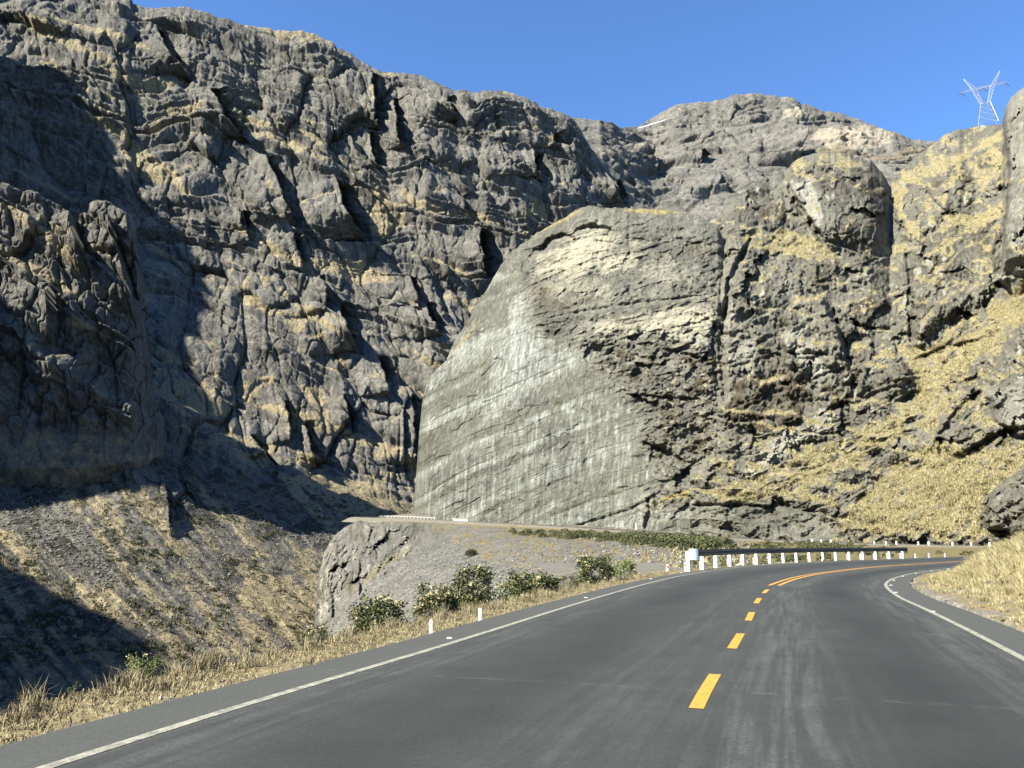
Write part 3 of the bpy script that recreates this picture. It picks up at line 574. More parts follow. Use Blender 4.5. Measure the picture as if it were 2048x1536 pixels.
grassy = grassy * np.clip(1.1 + 1.5 * gst, .45, 1) * 1.0
wallD = ipd([(1380, 1012), (1480, 1006), (1570, 1010), (1640, 1030), (1665, 1060), (1660, 1110), (1380, 1110)], 6, 16)
rk = (1 - .9 * grassy) * (1 - .6 * wallD)
G1, _ = facet(PXd / 62 + .5 * nB, (PYd + .3 * PXd) / 80 + .4 * nB, 510); G2, _ = facet(PXd / 25 + .4 * nB, (PYd + .3 * PXd) / 30 + .4 * nB, 511, 1.2); G3, _ = facet(PXd / 10 + .3 * nB, PYd / 13 + .3 * nB, 512, 1.2)
dd += (.25 + .75 * rk) * rk ** .5 * (4.2 * G1 + (1.7 * G2 + .75 * G3) * (.4 + .6 * ss(-.2, .3, nA))) + 3.5 * nA + .9 * nB * rk + .55 * rk * ridged(PXd / 9 + nB, PYd / 60, o=3, s=514) + .9 * fbm(PXd / 7, PYd / 7, o=3, s=513)
for pts, wdt, am in [([(1812, 500), (1822, 560), (1818, 620), (1822, 680)], 5, 5), ([(1445, 430), (1450, 560), (1445, 700), (1450, 800)], 10, 3), ([(1500, 480), (1460, 560), (1448, 640)], 7, 6), ([(1570, 350), (1590, 400), (1618, 440), (1650, 490)], 5, 7),
                     ([(1668, 620), (1690, 690), (1692, 720)], 4, 5), ([(1580, 705), (1605, 720)], 4, 3), ([(1880, 905), (1885, 870), (1930, 810), (1960, 785)], 9, 3.5), ([(1965, 1040), (1975, 1058), (2010, 1064)], 6, 2), ([(1830, 720), (1880, 700), (1960, 680)], 5, 4), ([(2010, 470), (2018, 330), (2030, 320)], 6, 2),
                     ([(1640, 830), (1680, 810), (1720, 805)], 5, 4), ([(1380, 1010), (1500, 1012), (1580, 1012)], 4, 2.5)]:
    dd -= am * band(PXd, PYd, pts, wdt, 4, 4 * nB)
dd *= .2 + .8 * ss(1., .97, np.linspace(0, 1, ND))[:, None]
PD = P3(PXd, PYd, Dd - dd)
Nd = gnormals(PD); Nd *= np.sign(np.sum(Nd * -PD, -1, keepdims=True)); nzd = blur(Nd[..., 2], 1)
gD = np.maximum(grassy * .9 - .5 * ss(.15, .4, nB + .4 * nA) * grassy, ss(.62, .85, nzd + .2 * nB) * .75)
gD = np.maximum(gD, ss(.62, .75, ft) * rightw * .65 * ss(-.2, .2, nA)); gD = np.maximum(gD, ss(.7, .8, fl) * .55 * ss(-.1, .25, nB))
gD = gD * (1 - .9 * wallD); gD = gD * (.80 + .6 * nB) * (1 - .8 * np.maximum(block, .7 * slab2))
pD = np.maximum.reduce([ipd([(1490, 940), (1540, 880), (1640, 840), (1690, 815), (1650, 870), (1560, 920), (1500, 955)], 10, 24) * .6, ipd([(1970, 780), (2048, 760), (2048, 860), (2010, 850)], 12, 24) * .42, ipd([(1590, 370), (1620, 350), (1650, 430), (1640, 460), (1610, 420)], 7, 14) * .6,
     ipd([(1560, 660), (1600, 650), (1640, 700), (1660, 760), (1600, 740)], 7, 18) * .5, edgec * .4, ss(.12, .4, nB + .4 * fbm(PXd / 8, PYd / 50, o=3, s=515)) * .65 * rk, ipd([(1440, 560), (1470, 620), (1520, 700), (1480, 760), (1445, 700)], 6, 14) * .4])
kD = np.clip(.36 + .8 * nA + .5 * nB - pD, 0, 1) * (1 - .6 * grassy)
kD = np.maximum(kD, ipd([(1460, 760), (1580, 740), (1640, 790), (1600, 850), (1520, 870), (1460, 840)], 10, 22) * .6)
kD = kD * (1 - .7 * wallD); gD = np.maximum(gD, kD * .5 * ss(0, .3, nB))
PDb = add_back(PD, 5, 16, .45)
struct(mesh_np('hillside', PDb.reshape(-1, 3), grid_quads(*PDb.shape[:2]), M['hill'], mask=padmask(np.stack([gD, pD, kD, np.maximum(.5 * rk, .9 * wallD)], -1), 5).reshape(-1, 4)), 'rocky hillside with yellow grass ledges and domed crags right of the cut cliff', 'hillside')

# ================================================================ ROAD
def spline(pts, n):
    p = np.array(pts, float); d = np.concatenate([[0], np.cumsum(np.linalg.norm(np.diff(p, axis=0), axis=1))]); t = np.linspace(0, d[-1], n)
    m = np.zeros_like(p); m[1:-1] = (p[2:] - p[:-2]) / (d[2:] - d[:-2])[:, None]; m[0] = (p[1] - p[0]) / d[1]; m[-1] = (p[-1] - p[-2]) / (d[-1] - d[-2])
    i = np.clip(np.searchsorted(d, t, 'right') - 1, 0, len(p) - 2); h = (d[i + 1] - d[i])[:, None]; u = ((t - d[i]) / (d[i + 1] - d[i]))[:, None]
    return (2 * u ** 3 - 3 * u ** 2 + 1) * p[i] + (u ** 3 - 2 * u ** 2 + u) * h * m[i] + (-2 * u ** 3 + 3 * u ** 2) * p[i + 1] + (u ** 3 - u ** 2) * h * m[i + 1]
def g3(px, py): a = gp(px, py); return [a[0], a[1], 0.]
cen = [[-5.2, -15, 0], [-2.6, -6, 0], [0, 2, 0]] + [g3(*p) for p in [(1396, 1410), (1465, 1295), (1497, 1240), (1512, 1207), (1528, 1186), (1548, 1171), (1600, 1154), (1660, 1144), (1750, 1134), (1850, 1127), (1960, 1121)]]
farc = [[54, 80, 0], [75, 94, .1], [94, 111, .4], [98, 130, .8]] + [list(P3(np.float64(x), np.float64(y), D_)) for x, y, D_ in [(1930, 1090.5, 150), (1700, 1085, 180), (1450, 1074, 216), (1300, 1063.5, 239), (1150, 1054, 261), (1000, 1046, 284), (900, 1040.5, 300), (830, 1037, 312), (760, 1035.5, 325)]] + [[-62, 345, 12.6], [-60, 365, 13], [-40, 385, 13.5]]
lef = [[-8.7, -15, 0], [-6.1, -6, 0], [-4.1, .6, 0]] + [g3(*p) for p in [(90, 1536), (480, 1413), (900, 1287), (1172, 1202), (1300, 1166), (1380, 1148.5), (1460, 1137), (1540, 1129.5), (1640, 1124), (1740, 1120), (1850, 1116), (1960, 1113)]]
rig = [[-1.8, -15, 0], [.8, -6, 0], [3.2, 2, 0]] + [g3(*p) for p in [(2048, 1318), (1940, 1262), (1850, 1218), (1800, 1195), (1775, 1176), (1773, 1166), (1790, 1156), (1830, 1146), (1900, 1137), (1960, 1131)]]
def off(pts, o):
    p = np.array(pts); t = np.gradient(p, axis=0); n_ = np.stack([t[:, 1], -t[:, 0]], -1); n_ /= np.linalg.norm(n_, axis=1)[:, None]; q = p.copy(); q[:, :2] += n_ * o; return q.tolist()
fr = off([cen[-1]] + farc, 3.7)[1:]; fl_ = off([cen[-1]] + farc, -3.7)[1:]
Cc = spline(cen + farc, 1400); Ls = spline(lef + fl_[1:], 6000); Rs = spline(rig + fr, 6000)
def near(A_, B_):
    out = []; j = 0
    for a in A_:
        lo = max(0, j - 5); hi = min(len(B_), j + 260); k_ = lo + int(np.argmin(((B_[lo:hi, :2] - a[:2]) ** 2).sum(1))); j = max(j, k_); out.append(j)
    return B_[out]
Lc = near(Cc, Ls); Rc = near(Cc, Rs)
arc = np.concatenate([[0], np.cumsum(np.linalg.norm(np.diff(Cc, axis=0), axis=1))])
def unit(a): return a / (np.linalg.norm(a, axis=1)[:, None] + 1e-9)
Lo = Lc + unit(Lc - Cc) * .72; Ro = Rc + unit(Rc - Cc) * .72
lat = [-1.2, -1, -.8, -.6, -.4, -.2, 0, .2, .4, .6, .8, 1, 1.2]
rows = [Lo] + [Lc + (Cc - Lc) * (1 + l_) for l_ in lat[1:6]] + [Cc] + [Cc + (Rc - Cc) * l_ for l_ in lat[7:12]] + [Ro]
RW = np.stack(rows, 1)
q = NT('asphalt'); uvn = q.n('ShaderNodeUVMap'); sx = q.n('ShaderNodeSeparateXYZ'); q.l(uvn.outputs[0], sx.inputs[0]); U_, V_ = sx.outputs[0], sx.outputs[1]
def gauss(c, wdt, amp):
    d_ = q.math('DIVIDE', q.math('SUBTRACT', U_, c), wdt); return q.math('MULTIPLY', q.math('POWER', 2.718, q.math('MULTIPLY', q.math('MULTIPLY', d_, d_), -1)), amp)
cmb = q.n('ShaderNodeCombineXYZ'); q.l(q.math('MULTIPLY', U_, 26), cmb.inputs[0]); q.l(q.math('MULTIPLY', V_, .28), cmb.inputs[1])
wear = q.noise(cmb.outputs[0], 1, 6, .65, .3)
cmb2 = q.n('ShaderNodeCombineXYZ'); q.l(q.math('MULTIPLY', U_, 3), cmb2.inputs[0]); q.l(q.math('MULTIPLY', V_, .22), cmb2.inputs[1]); wob = q.noise(cmb2.outputs[0], 1, 4, .5)
cmb3 = q.n('ShaderNodeCombineXYZ'); q.l(q.math('MULTIPLY', U_, 9), cmb3.inputs[0]); q.l(q.math('MULTIPLY', V_, 3.2), cmb3.inputs[1]); scuf = q.noise(cmb3.outputs[0], 1, 6, .7)
fine = q.noise(q.pos(), 120, 3, .8); mid = q.noise(q.pos(), 1.3, 5, .6); cell, _c = q.voro(q.pos(), 70)
base = q.mix(q.mr(mid, .3, .7), (.0195, .0220, .0215), (.0275, .0305, .0292))
dk = q.math('ADD', gauss(-.52, .22, .7), q.math('ADD', gauss(.55, .20, 1.), gauss(.0, .5, -.0)))
dk = q.math('MULTIPLY', dk, q.mr(wob, .3, .7, .4, 1.2))
base = q.mix(q.math('MULTIPLY', dk, .9, cl=True), base, (.0098, .0110, .0108))
lt = q.math('ADD', gauss(.19, .16, 1.), q.math('ADD', gauss(-.20, .14, .40), q.math('ADD', gauss(.88, .13, .95), gauss(-.9, .12, .8))))
ltf = q.math('MULTIPLY', lt, q.mr(wear, .44, .60)); ltf = q.math('MULTIPLY', ltf, q.mr(scuf, .35, .6, .3, 1)); ltf = q.math('MULTIPLY', ltf, q.mr(q.noise(q.pos(), 28, 5, .75), .38, .6, .25, 1.15))
base = q.mix(q.math('MULTIPLY', ltf, .50, cl=True), base, (.098, .106, .100))
sh_ = q.mr(q.math('ABSOLUTE', U_), .97, 1.03); base = q.mix(q.math('MULTIPLY', sh_, .45), base, (.062, .065, .060))
# occasional thin transverse joints
cmb4 = q.n('ShaderNodeCombineXYZ'); q.l(q.math('MULTIPLY', U_, 3.5), cmb4.inputs[0]); jn = q.noise(cmb4.outputs[0], 1, 3, .6)
vj = q.math('ADD', V_, q.math('MULTIPLY', q.math('SUBTRACT', jn, .5), .25)); fj = q.math('ABSOLUTE', q.math('SUBTRACT', q.math('FRACT', q.math('DIVIDE', q.math('SUBTRACT', vj, 3.4), 5.8)), .5))
jt = q.math('MULTIPLY', q.mr(fj, .006, .014, 1, 0), q.mr(scuf, .5, .66)); base = q.mix(q.math('MULTIPLY', jt, .22), base, (.13, .134, .126))
base = q.mix(q.mr(fine, .3, .7), q.mix(1., base, (.72, .72, .72), 'MULTIPLY'), q.mix(1., base, (1.32, 1.32, 1.32), 'MULTIPLY'))
gr2 = q.noise(q.pos(), 22, 7, .8); base = q.mix(q.mr(gr2, .36, .64), q.mix(1., base, (.80, .80, .80), 'MULTIPLY'), q.mix(1., base, (1.22, 1.22, 1.22), 'MULTIPLY'))
q.b.inputs['Roughness'].default_value = .72; q.b.inputs['Specular IOR Level'].default_value = .35
M['asphalt'] = q.out(base, q.bump(q.math('ADD', cell, fine), .0025, .5))
uv = np.stack([np.tile(np.array(lat), (len(Cc), 1)), np.tile(arc[:, None], (1, 13))], -1)
struct(mesh_np('road', RW.reshape(-1, 3), grid_quads(*RW.shape[:2])[:, ::-1], M['asphalt'], uv=uv.reshape(-1, 2)), 'grey asphalt road bending right and climbing back past the cliff foot', 'road')
def strip(name, A_, B_, z, mat):
    V_ = np.stack([A_, B_], 1); V_[..., 2] += z; return mesh_np(name, V_.reshape(-1, 3), grid_quads(len(A_), 2)[:, ::-1], mat)
q = NT('white_line_paint'); n_a = q.noise(q.pos(), 9, 6, .7); n_b = q.noise(q.pos(), 60, 3, .7)
M['white_line'] = q.out(q.mix(q.mr(q.math('ADD', n_a, q.math('MULTIPLY', n_b, .5)), .55, .92), (.26, .26, .22), (.09, .09, .08)))
q = NT('yellow_line_paint'); n_a = q.noise(q.pos(), 14, 6, .7); n_b = q.noise(q.pos(), 70, 3, .7)
M['yellow_line'] = q.out(q.mix(q.mr(q.math('ADD', n_a, q.math('MULTIPLY', n_b, .6)), .80, 1.05), (.375, .19, .030), (.17, .10, .035)))
nL = unit(Lc - Cc); nR = unit(Rc - Cc)
K1 = int(np.searchsorted(arc, 330)); jl = lambda m_: .008 * fbm(arc[:m_] * 3, arc[:m_] * 0, o=3, s=5)[:, None]
o = strip('road_marking', (Lc + nL * .05)[:K1], (Lc - nL * .05)[:K1], .004, M['white_line']); struct(o, 'long white edge line painted along the outer left side of the road', 'road marking')
o = strip('road_marking', (Rc - nR * .05)[:K1], (Rc + nR * .05)[:K1], .004, M['white_line']); struct(o, 'white edge line painted round the inside of the bend', 'road marking')
def arc_at(px, py):
    a = gp(px, py); return arc[int(np.argmin(((Cc[:700, :2] - a) ** 2).sum(1)))]
dash = [((1396, 1410), (1428, 1350)), ((1465, 1295), (1482, 1268)), ((1497, 1240), (1505, 1224)), ((1512, 1207), (1520, 1196)), ((1528, 1186), (1535, 1179))]
names = ['nearest and largest short yellow centre dash', 'second nearest yellow centre dash', 'third yellow centre dash from the camera', 'fourth yellow centre dash from the camera', 'small yellow dash just before the double line begins']
tn = unit(np.gradient(Cc, axis=0)); rn = np.stack([tn[:, 1], -tn[:, 0], 0 * tn[:, 0]], -1)
def cpt(a_): return np.stack([np.interp(a_, arc, Cc[:, i]) for i in range(3)], -1), unit(np.stack([np.interp(a_, arc, rn[:, i]) for i in range(3)], -1))
for (a_, b_), nm in zip(dash, names):
    aa = np.linspace(arc_at(*a_), arc_at(*b_), 8); c_, n_ = cpt(aa)
    tag(strip('centre_dash', c_ - n_ * .06, c_ + n_ * .06, .004, M['yellow_line']), nm, 'road marking', 'yellow centre dashes', 'structure')
aa = np.linspace(arc_at(1548, 1171), 320, 900); c_, n_ = cpt(aa)
for sg, nm in ((-1, 'outer line of the double yellow centre line'), (1, 'inner line of the double yellow centre line')):
    tag(strip('double_line', c_ + n_ * (sg * .14 - .06), c_ + n_ * (sg * .14 + .06), .004, M['yellow_line']), nm, 'road marking', None, 'structure')

# ---------------------------------------------------------------- near verge, dropping into the valley
Kv = int(np.searchsorted(arc, 125)); vd = np.array([0, .15, .3, .5, .7, .9, 1.1, 1.35, 1.6, 2.0, 2.6, 3.4, 4.5, 6, 9, 14, 22, 34, 130])
nf = np.stack([fbm(arc[:Kv] / 1.6, arc[:Kv] * 0 + d_ * 2, o=4, s=601) for d_ in vd], 1)
wv_ = np.interp(arc[:Kv], [0, 60, 70, 125], [1.45, 1.4, 1.1, 1.1])[:, None]
vz = -.02 - .10 * ss(0, .3, vd)[None] + .10 * nf * ss(0, .5, vd)[None] - np.clip(vd[None] - wv_ - .25 * nf, 0, None) * np.interp(arc[:Kv], [0, 60, 75, 125], [.85, .8, .35, .12])[:, None]
VP = Lo[:Kv, None] + nL[:Kv, None] * (vd[None, :, None] - .03); VP[..., 2] += vz + .005
VP[:, 0, 2] = Lo[:Kv, 2] - .012
M['verge'] = terrain_mat('verge_soil', .8, (.17, .165, .145), (.24, .23, .20), (.42, .41, .37), (.10, .085, .055), (.42, .35, .19), (.20, .16, .08), zs=1, bumpd=.05, specks=.5)
vm = np.clip(ss(.15, .6, vd)[None] * .75 * (1 - .6 * ss(2.5, 7, vd)[None]) + .5 * nf + .35 * fbm(VP[..., 0] / 3, VP[..., 1] / 3, o=4, s=660) * ss(2, 5, vd)[None], 0, 1); struct(mesh_np('verge', VP.reshape(-1, 3), grid_quads(*VP.shape[:2])[:, ::-1], M['verge'], mask=np.stack([vm, 0 * vm, .2 + .4 * nf], -1).reshape(-1, 3)), 'strip of dry straw and gravel along the outer road edge', 'verge')

# ================================================================ SPUR below the far road
topE = [(560, 1400, 260), (628, 1262, 272), (632, 1200, 285), (637, 1150, 292), (650, 1102, 300), (668, 1072, 306), (690, 1054, 312), (715, 1042, 318), (745, 1038, 320), (830, 1040.5, 304), (1000, 1049.5, 278), (1150, 1058, 255), (1300, 1068, 233), (1450, 1079, 210), (1700, 1089.5, 174), (1930, 1094.5, 146), (2100, 1097, 130), (2300, 1099, 118)]
botE = [(560, 1420, 200), (628, 1330, 210), (700, 1330, 170), (830, 1290, 140), (1000, 1235, 110), (1150, 1190, 85), (1300, 1158, 62), (1400, 1139, 52), (1480, 1132.5, 57), (1560, 1127, 62), (1700, 1120, 72), (1850, 1115, 84), (1960, 1112, 94), (2100, 1110, 100), (2300, 1108, 100)]
pxe = np.concatenate([np.arange(600, 660, .9), np.arange(660, 2060, 1.8), np.arange(2060, 2300, 8.)]); NE = 190
te = np.linspace(0, 1, NE)[:, None]
def i3(t_, px, k_): return np.interp(px, [a[0] for a in t_], [a[k_] for a in t_])
pyT, iT, pyB, iB = i3(topE, pxe, 1), 1 / i3(topE, pxe, 2), i3(botE, pxe, 1), 1 / i3(botE, pxe, 2)
PYe = pyB + (pyT - pyB) * te; PXe = np.tile(pxe, (NE, 1)); De = 1 / (iB + (iT - iB) * te)
nE = fbm(PXe / 40, PYe / 25, o=4, s=611); nE2 = fbm(PXe / 9, PYe / 7, o=4, s=612); nE3 = fbm(PXe / 3.4, PYe / 3, o=2, s=613)
def ipe(pts, soft=6, j=6): return inpoly(PXe, PYe, pts, soft, j * nE2)
nose = ipe([(560, 1500), (620, 1020), (700, 1020), (840, 1030), (862, 1062), (835, 1095), (760, 1140), (690, 1205), (640, 1262), (625, 1300)], 6, 8)
scree = ipe([(862, 1070), (930, 1100), (980, 1130), (1100, 1150), (1000, 1300), (600, 1330), (640, 1255), (700, 1205), (770, 1140), (835, 1100)], 7, 10)
nosg = inpoly(PXe, PYe, [(560, 1500), (620, 1020), (700, 1020), (840, 1030), (862, 1062), (835, 1095), (760, 1140), (690, 1205), (640, 1262), (625, 1300)], 26, 6 * nE2)
bulge = nosg * (4 * ss(640, 760, PXe) * ss(900, 800, PXe) + 1.5)
wv, wd_, wc = worley((PXe + .5 * PYe) / 26 + .4 * nE2, (PYe - .3 * PXe) / 60 + .4 * nE2, 614); H1, _ = facet((PXe + .5 * PYe) / 22 + .3 * nE2, (PYe - .3 * PXe) / 44 + .3 * nE2, 616, 1.3); H2, _ = facet((PXe + .4 * PYe) / 8, PYe / 16, 617, 1.3)
wv2, wd2, wc2 = worley((PXe + .4 * PYe) / 9 + .4 * nE2, PYe / 24 + .4 * nE2, 615)
de = bulge + nosg * (4.5 * H1 + 1.5 * H2 + 1.1 * (wc2 - .5) + .9 * np.clip((wd2 - wv2) * 3, 0, 1) + .7 * nE2)
for pts, wdt, am in [([(672, 1130), (668, 1160), (672, 1200), (668, 1235)], 8, 6), ([(650, 1150), (645, 1190), (640, 1230)], 4, 4), ([(690, 1120), (684, 1150), (700, 1160)], 4, 3)]:
    de -= am * band(PXe, PYe, pts, wdt, 4, 4 * nE2)
de += (1 - nose) * (2.2 * nE + .9 * nE2 + .25 * nE3) * np.interp(pxe, [640, 1300, 1500, 1800], [1.3, 1, .35, .25])[None]
de *= ss(1, .93, te) * ss(600, 640, PXe) * .95 + .05
PE = P3(PXe, PYe, De - de)
shr = ipe([(990, 1062), (1100, 1062), (1300, 1073), (1450, 1083), (1460, 1100), (1350, 1098), (1200, 1082), (1050, 1074)], 5, 6)
gE = (1 - nose) * (1 - scree) * np.clip(.40 + .85 * nE2 + .3 * nE, 0, .9)
gE = np.maximum(gE, ss(1350, 1560, PXe) * np.clip(.75 + .8 * nE2, 0, .95)); gE = np.maximum(gE, band(PXe, PYe, [(760, 1041), (900, 1047), (1100, 1058), (1300, 1070), (1450, 1080)], 2.5, 3, 2 * nE2) * .8)
gE = np.maximum(gE, nose * .35 * ss(.05, .3, nE2)); gE = np.maximum(gE, shr * .6)
gE = np.maximum(gE, band(PXe, PYe, [(835, 1090), (760, 1135), (700, 1190)], 9, 6, 6 * nE2) * .5)
nsv = fbm(PXe / 7, PYe / 34, o=4, s=640)
pE = np.maximum.reduce([nose * (.10 + .8 * nE2 + .7 * nsv), ipe([(795, 1095), (830, 1075), (835, 1095), (805, 1120)], 9, 12) * .5, ipe([(632, 1160), (660, 1120), (668, 1180), (660, 1240), (636, 1250)], 9, 14) * (.38 + .9 * nsv), .25 * ss(.2, .4, nE2)])
kE = np.clip(.08 + .6 * nE + nose * (.25 - .9 * nsv), 0, 1) * (1 - scree)
kE = np.maximum(kE, shr * .8)
wrapE = []
for k_ in range(6, 0, -1):
    e_ = PE[:, :1].copy(); e_[..., 1] += 8 * k_ + 2 * k_ * k_; e_[..., 0] += .5 * k_ * k_; wrapE.append(e_)
PE = np.concatenate(wrapE + [PE], 1); mE = np.stack([gE, pE, kE, 0 * gE], -1); mE = np.concatenate([mE[:, :1]] * 6 + [mE], 1)
b0 = PE[-1].copy(); r1 = b0.copy(); r1[:, 1] += 14; r1[:, 2] = b0[:, 2] - .9; r2 = b0.copy(); r2[:, 1] += 60; r2[:, 2] -= 14
e1_ = PE[0].copy(); e1_[:, 1] -= 8; e1_[:, 2] -= 14; e2_ = PE[0].copy(); e2_[:, 1] -= 34; e2_[:, 2] = np.minimum(-92, e1_[:, 2] - 5); e2_[:, 0] -= 12
if True:      # carry the slope on down to the valley floor, only where it faces the valley
    vw = ss(1350, 1150, np.concatenate([[600] * 6, pxe]))[:, None]; e1_ = PE[0] + (e1_ - PE[0]) * vw; e2_ = PE[0] + (e2_ - PE[0]) * vw - np.array([0, 0, .5]) * (1 - vw)
PEb = np.concatenate([e2_[None], e1_[None], PE, r1[None], r2[None]], 0); mE = np.concatenate([mE[:1], mE[:1], mE], 0)
struct(mesh_np('embankment', PEb.reshape(-1, 3), grid_quads(*PEb.shape[:2]), M['spur'], mask=padmask(mE, 2).reshape(-1, 4)), 'scree embankment and rocky nose carrying the far road above the valley', 'embankment')
# shoulder strip between the far road and the cliff foot
def shoulder(E_, n_, wdt, drop, label, nm):
    V_ = E_[:, None] + n_[:, None] * (np.array(wdt)[None, :, None] - .04); V_[..., 2] += np.array(drop)[None] + .12 * fbm(V_[..., 0] / 2, V_[..., 1] / 2, o=3, s=631) * ss(.2, 1, np.array(wdt))[None] - .01
    m_ = np.clip(.32 + .8 * fbm(V_[..., 0] / 3, V_[..., 1] / 3, o=3, s=632), 0, 1)
    struct(mesh_np(nm, V_.reshape(-1, 3), grid_quads(*V_.shape[:2]), M['verge'], mask=np.stack([m_, 0 * m_, 0 * m_ + .2], -1).reshape(-1, 3)), label, 'verge')
Kf = int(np.searchsorted(arc, 118))
shoulder(Ro[Kf:], nR[Kf:], [0, .6, 1.5, 4, 9, 20], [0, .02, .1, .4, 1, 2], 'gravel shoulder between the far road and the cliff foot', 'shoulder')
shoulder(Lo[Kf:], nL[Kf:], [0, .6, 1.5, 3, 6], [0, -.03, -.1, -.4, -2], 'straw covered shoulder on the valley side of the far road', 'shoulder')

# ================================================================ GRASSY BANK inside the bend
gx = np.concatenate([np.arange(2, 32, .22), np.arange(32, 90, 1.)]); gy = np.concatenate([np.arange(-8, 8, .5), np.arange(8, 48, .22), np.arange(48, 74, .8)])
GX, GY = np.meshgrid(gx, gy); rs = Ro[:int(np.searchsorted(arc, 120)):2, :2]
dmin = np.full(GX.shape, 1e9); sgn = np.zeros(GX.shape); tR = unit(np.gradient(rs, axis=0))
for i in range(len(rs)):
    d_ = np.hypot(GX - rs[i, 0], GY - rs[i, 1]); c_ = tR[i, 0] * (GY - rs[i, 1]) - tR[i, 1] * (GX - rs[i, 0]); m = d_ < dmin
    dmin = np.where(m, d_, dmin); sgn = np.where(m, np.sign(-c_), sgn)
sd_ = dmin * sgn
kk = np.interp(GY, [0, 18, 24, 30, 38, 45, 60], [.75, .72, .58, .42, .26, .16, .10])
def bank_z(d, k_, x, y):
    e = np.clip(d - .8, 0, None)
    return .03 + .05 * ss(0, .8, d) + k_ * np.where(e < 5, e, 5 + (e - 5) * .35) * ss(-.2, 1.6, e) + (.10 * fbm(x / .9, y / .9, o=4, s=701) + .35 * fbm(x / 4, y / 4, o=3, s=702)) * ss(.2, 3, d)
GZ = np.where(sd_ > -.05, bank_z(sd_, kk, GX, GY), -.35)
gm = np.clip(.62 + .9 * fbm(GX / 1.5, GY / 1.5, o=4, s=703), .2, 1) * ss(0, .5, sd_ + .2 * fbm(GX, GY, o=2, s=704))
struct(mesh_np('bank', np.stack([GX, GY, GZ], -1).reshape(-1, 3), grid_quads(*GX.shape), M['verge'], mask=np.stack([gm, 0 * gm, np.clip(.15 + .5 * fbm(GX / 2, GY / 2, o=3, s=705), 0, 1)], -1).reshape(-1, 3)), 'bank of dry yellow grass rising on the inside of the bend', 'bank')

# ---------------------------------------------------------------- grass, shrubs and stones as ground cover
def veg_mat(name, cols, rough=.8, trans=0.):
    cols = [tuple(c * .68 for c in v) for v in cols]
    q = NT(name); a = q.n('ShaderNodeAttribute', attribute_name='mask'); sp = q.n('ShaderNodeSeparateColor'); q.l(a.outputs['Color'], sp.inputs[0])
    r_ = q.n('ShaderNodeValToRGB'); q.l(sp.outputs[0], r_.inputs[0]); el = r_.color_ramp.elements
    for i, c in enumerate(cols):
        e = el[i] if i < 2 else el.new(1.)
        e.color = (*c, 1)
    for i, e in enumerate(sorted(range(len(cols)), key=lambda z: z)): el[i].position = i / (len(cols) - 1)
    for i, c in enumerate(cols): el[i].color = (*c, 1)
    q.b.inputs['Roughness'].default_value = rough; q.b.inputs['Specular IOR Level'].default_value = .2
    return q.out(r_.outputs[0])
M['straw'] = veg_mat('straw', [(.09, .070, .040), (.20, .168, .094), (.33, .290, .172), (.42, .380, .25)])
M['bankgrass'] = veg_mat('yellow_grass', [(.13, .108, .055), (.26, .226, .118), (.38, .338, .190), (.44, .40, .245)])
M['hillgrass'] = veg_mat('hill_grass', [(.17, .148, .075), (.28, .245, .125), (.36, .32, .175), (.42, .38, .23)])
M['leaf'] = veg_mat('shrub_leaf', [(.026, .036, .012), (.058, .072, .024), (.098, .115, .040), (.15, .165, .062)], .55)
M['leaf_light'] = veg_mat('pale_shrub_leaf', [(.08, .11, .035), (.14, .18, .06), (.22, .26, .10), (.30, .33, .15)], .55)
M['flower'] = veg_mat('cream_flower', [(.18, .13, .06), (.34, .28, .14), (.44, .40, .22), (.50, .47, .30)])
M['twig'] = plain('grey_twig', (.15, .13, .10), .9, 0, .3, 20)
M['farbush'] = veg_mat('belt_leaf', [(.034, .042, .018), (.060, .070, .030), (.088, .098, .042), (.13, .135, .062)])
M['scrub'] = veg_mat('brown_scrub', [(.035, .032, .016), (.075, .066, .032), (.12, .105, .05), (.18, .155, .08)])
M['stone'] = veg_mat('pale_stone', [(.07, .07, .064), (.13, .13, .12), (.22, .215, .19), (.36, .35, .30)])
def blades(name, B, h, wdt, lean, mat, tone, parent=None):
    """B (n,3) roots, h heights, wdt widths, lean (n,2) horizontal tip offset as a share of h"""
    n = len(B); an = rng.uniform(0, 6.283, n); wx = np.stack([np.cos(an), np.sin(an), 0 * an], -1) * (wdt / 2)[:, None]
    L3 = np.concatenate([lean * h[:, None], h[:, None]], 1)
    mid = B + L3 * np.array([.35, .35, .6]); tip = B + L3 * np.array([1, 1, 1 - .0]); tip[:, 2] -= (np.linalg.norm(lean, axis=1) ** 2 * h * .35)
    V_ = np.stack([B - wx, B + wx, mid - wx * .75, mid + wx * .75, tip], 1).reshape(-1, 3)
    i = np.arange(n)[:, None] * 5; T = np.concatenate([i + [0, 1, 3], i + [0, 3, 2], i + [2, 3, 4]], 1).reshape(-1, 3)
    tn_ = np.repeat(np.clip(tone, 0, 1), 5); 
    return mesh_np(name, V_, T, mat, parent, mask=np.stack([tn_, tn_, tn_], -1), smooth=False)
def verge_pt(a_, d_):
    """point on the verge surface at arc a_, distance d_ outside the asphalt"""
    fi = np.interp(a_, arc[:Kv], np.arange(Kv)); i0 = np.clip(fi.astype(int), 0, Kv - 2); u = (fi - i0)[:, None]
    w0 = np.stack([np.interp(d_, vd, np.arange(len(vd)))], 0)[0]; j0 = np.clip(w0.astype(int), 0, len(vd) - 2); v = (w0 - j0)[:, None]
    return (VP[i0, j0] * (1 - u) + VP[i0 + 1, j0] * u) * (1 - v) + (VP[i0, j0 + 1] * (1 - u) + VP[i0 + 1, j0 + 1] * u) * v
a_near = float(np.interp(2.0, Cc[:, 1], arc))       # arc abreast of the camera
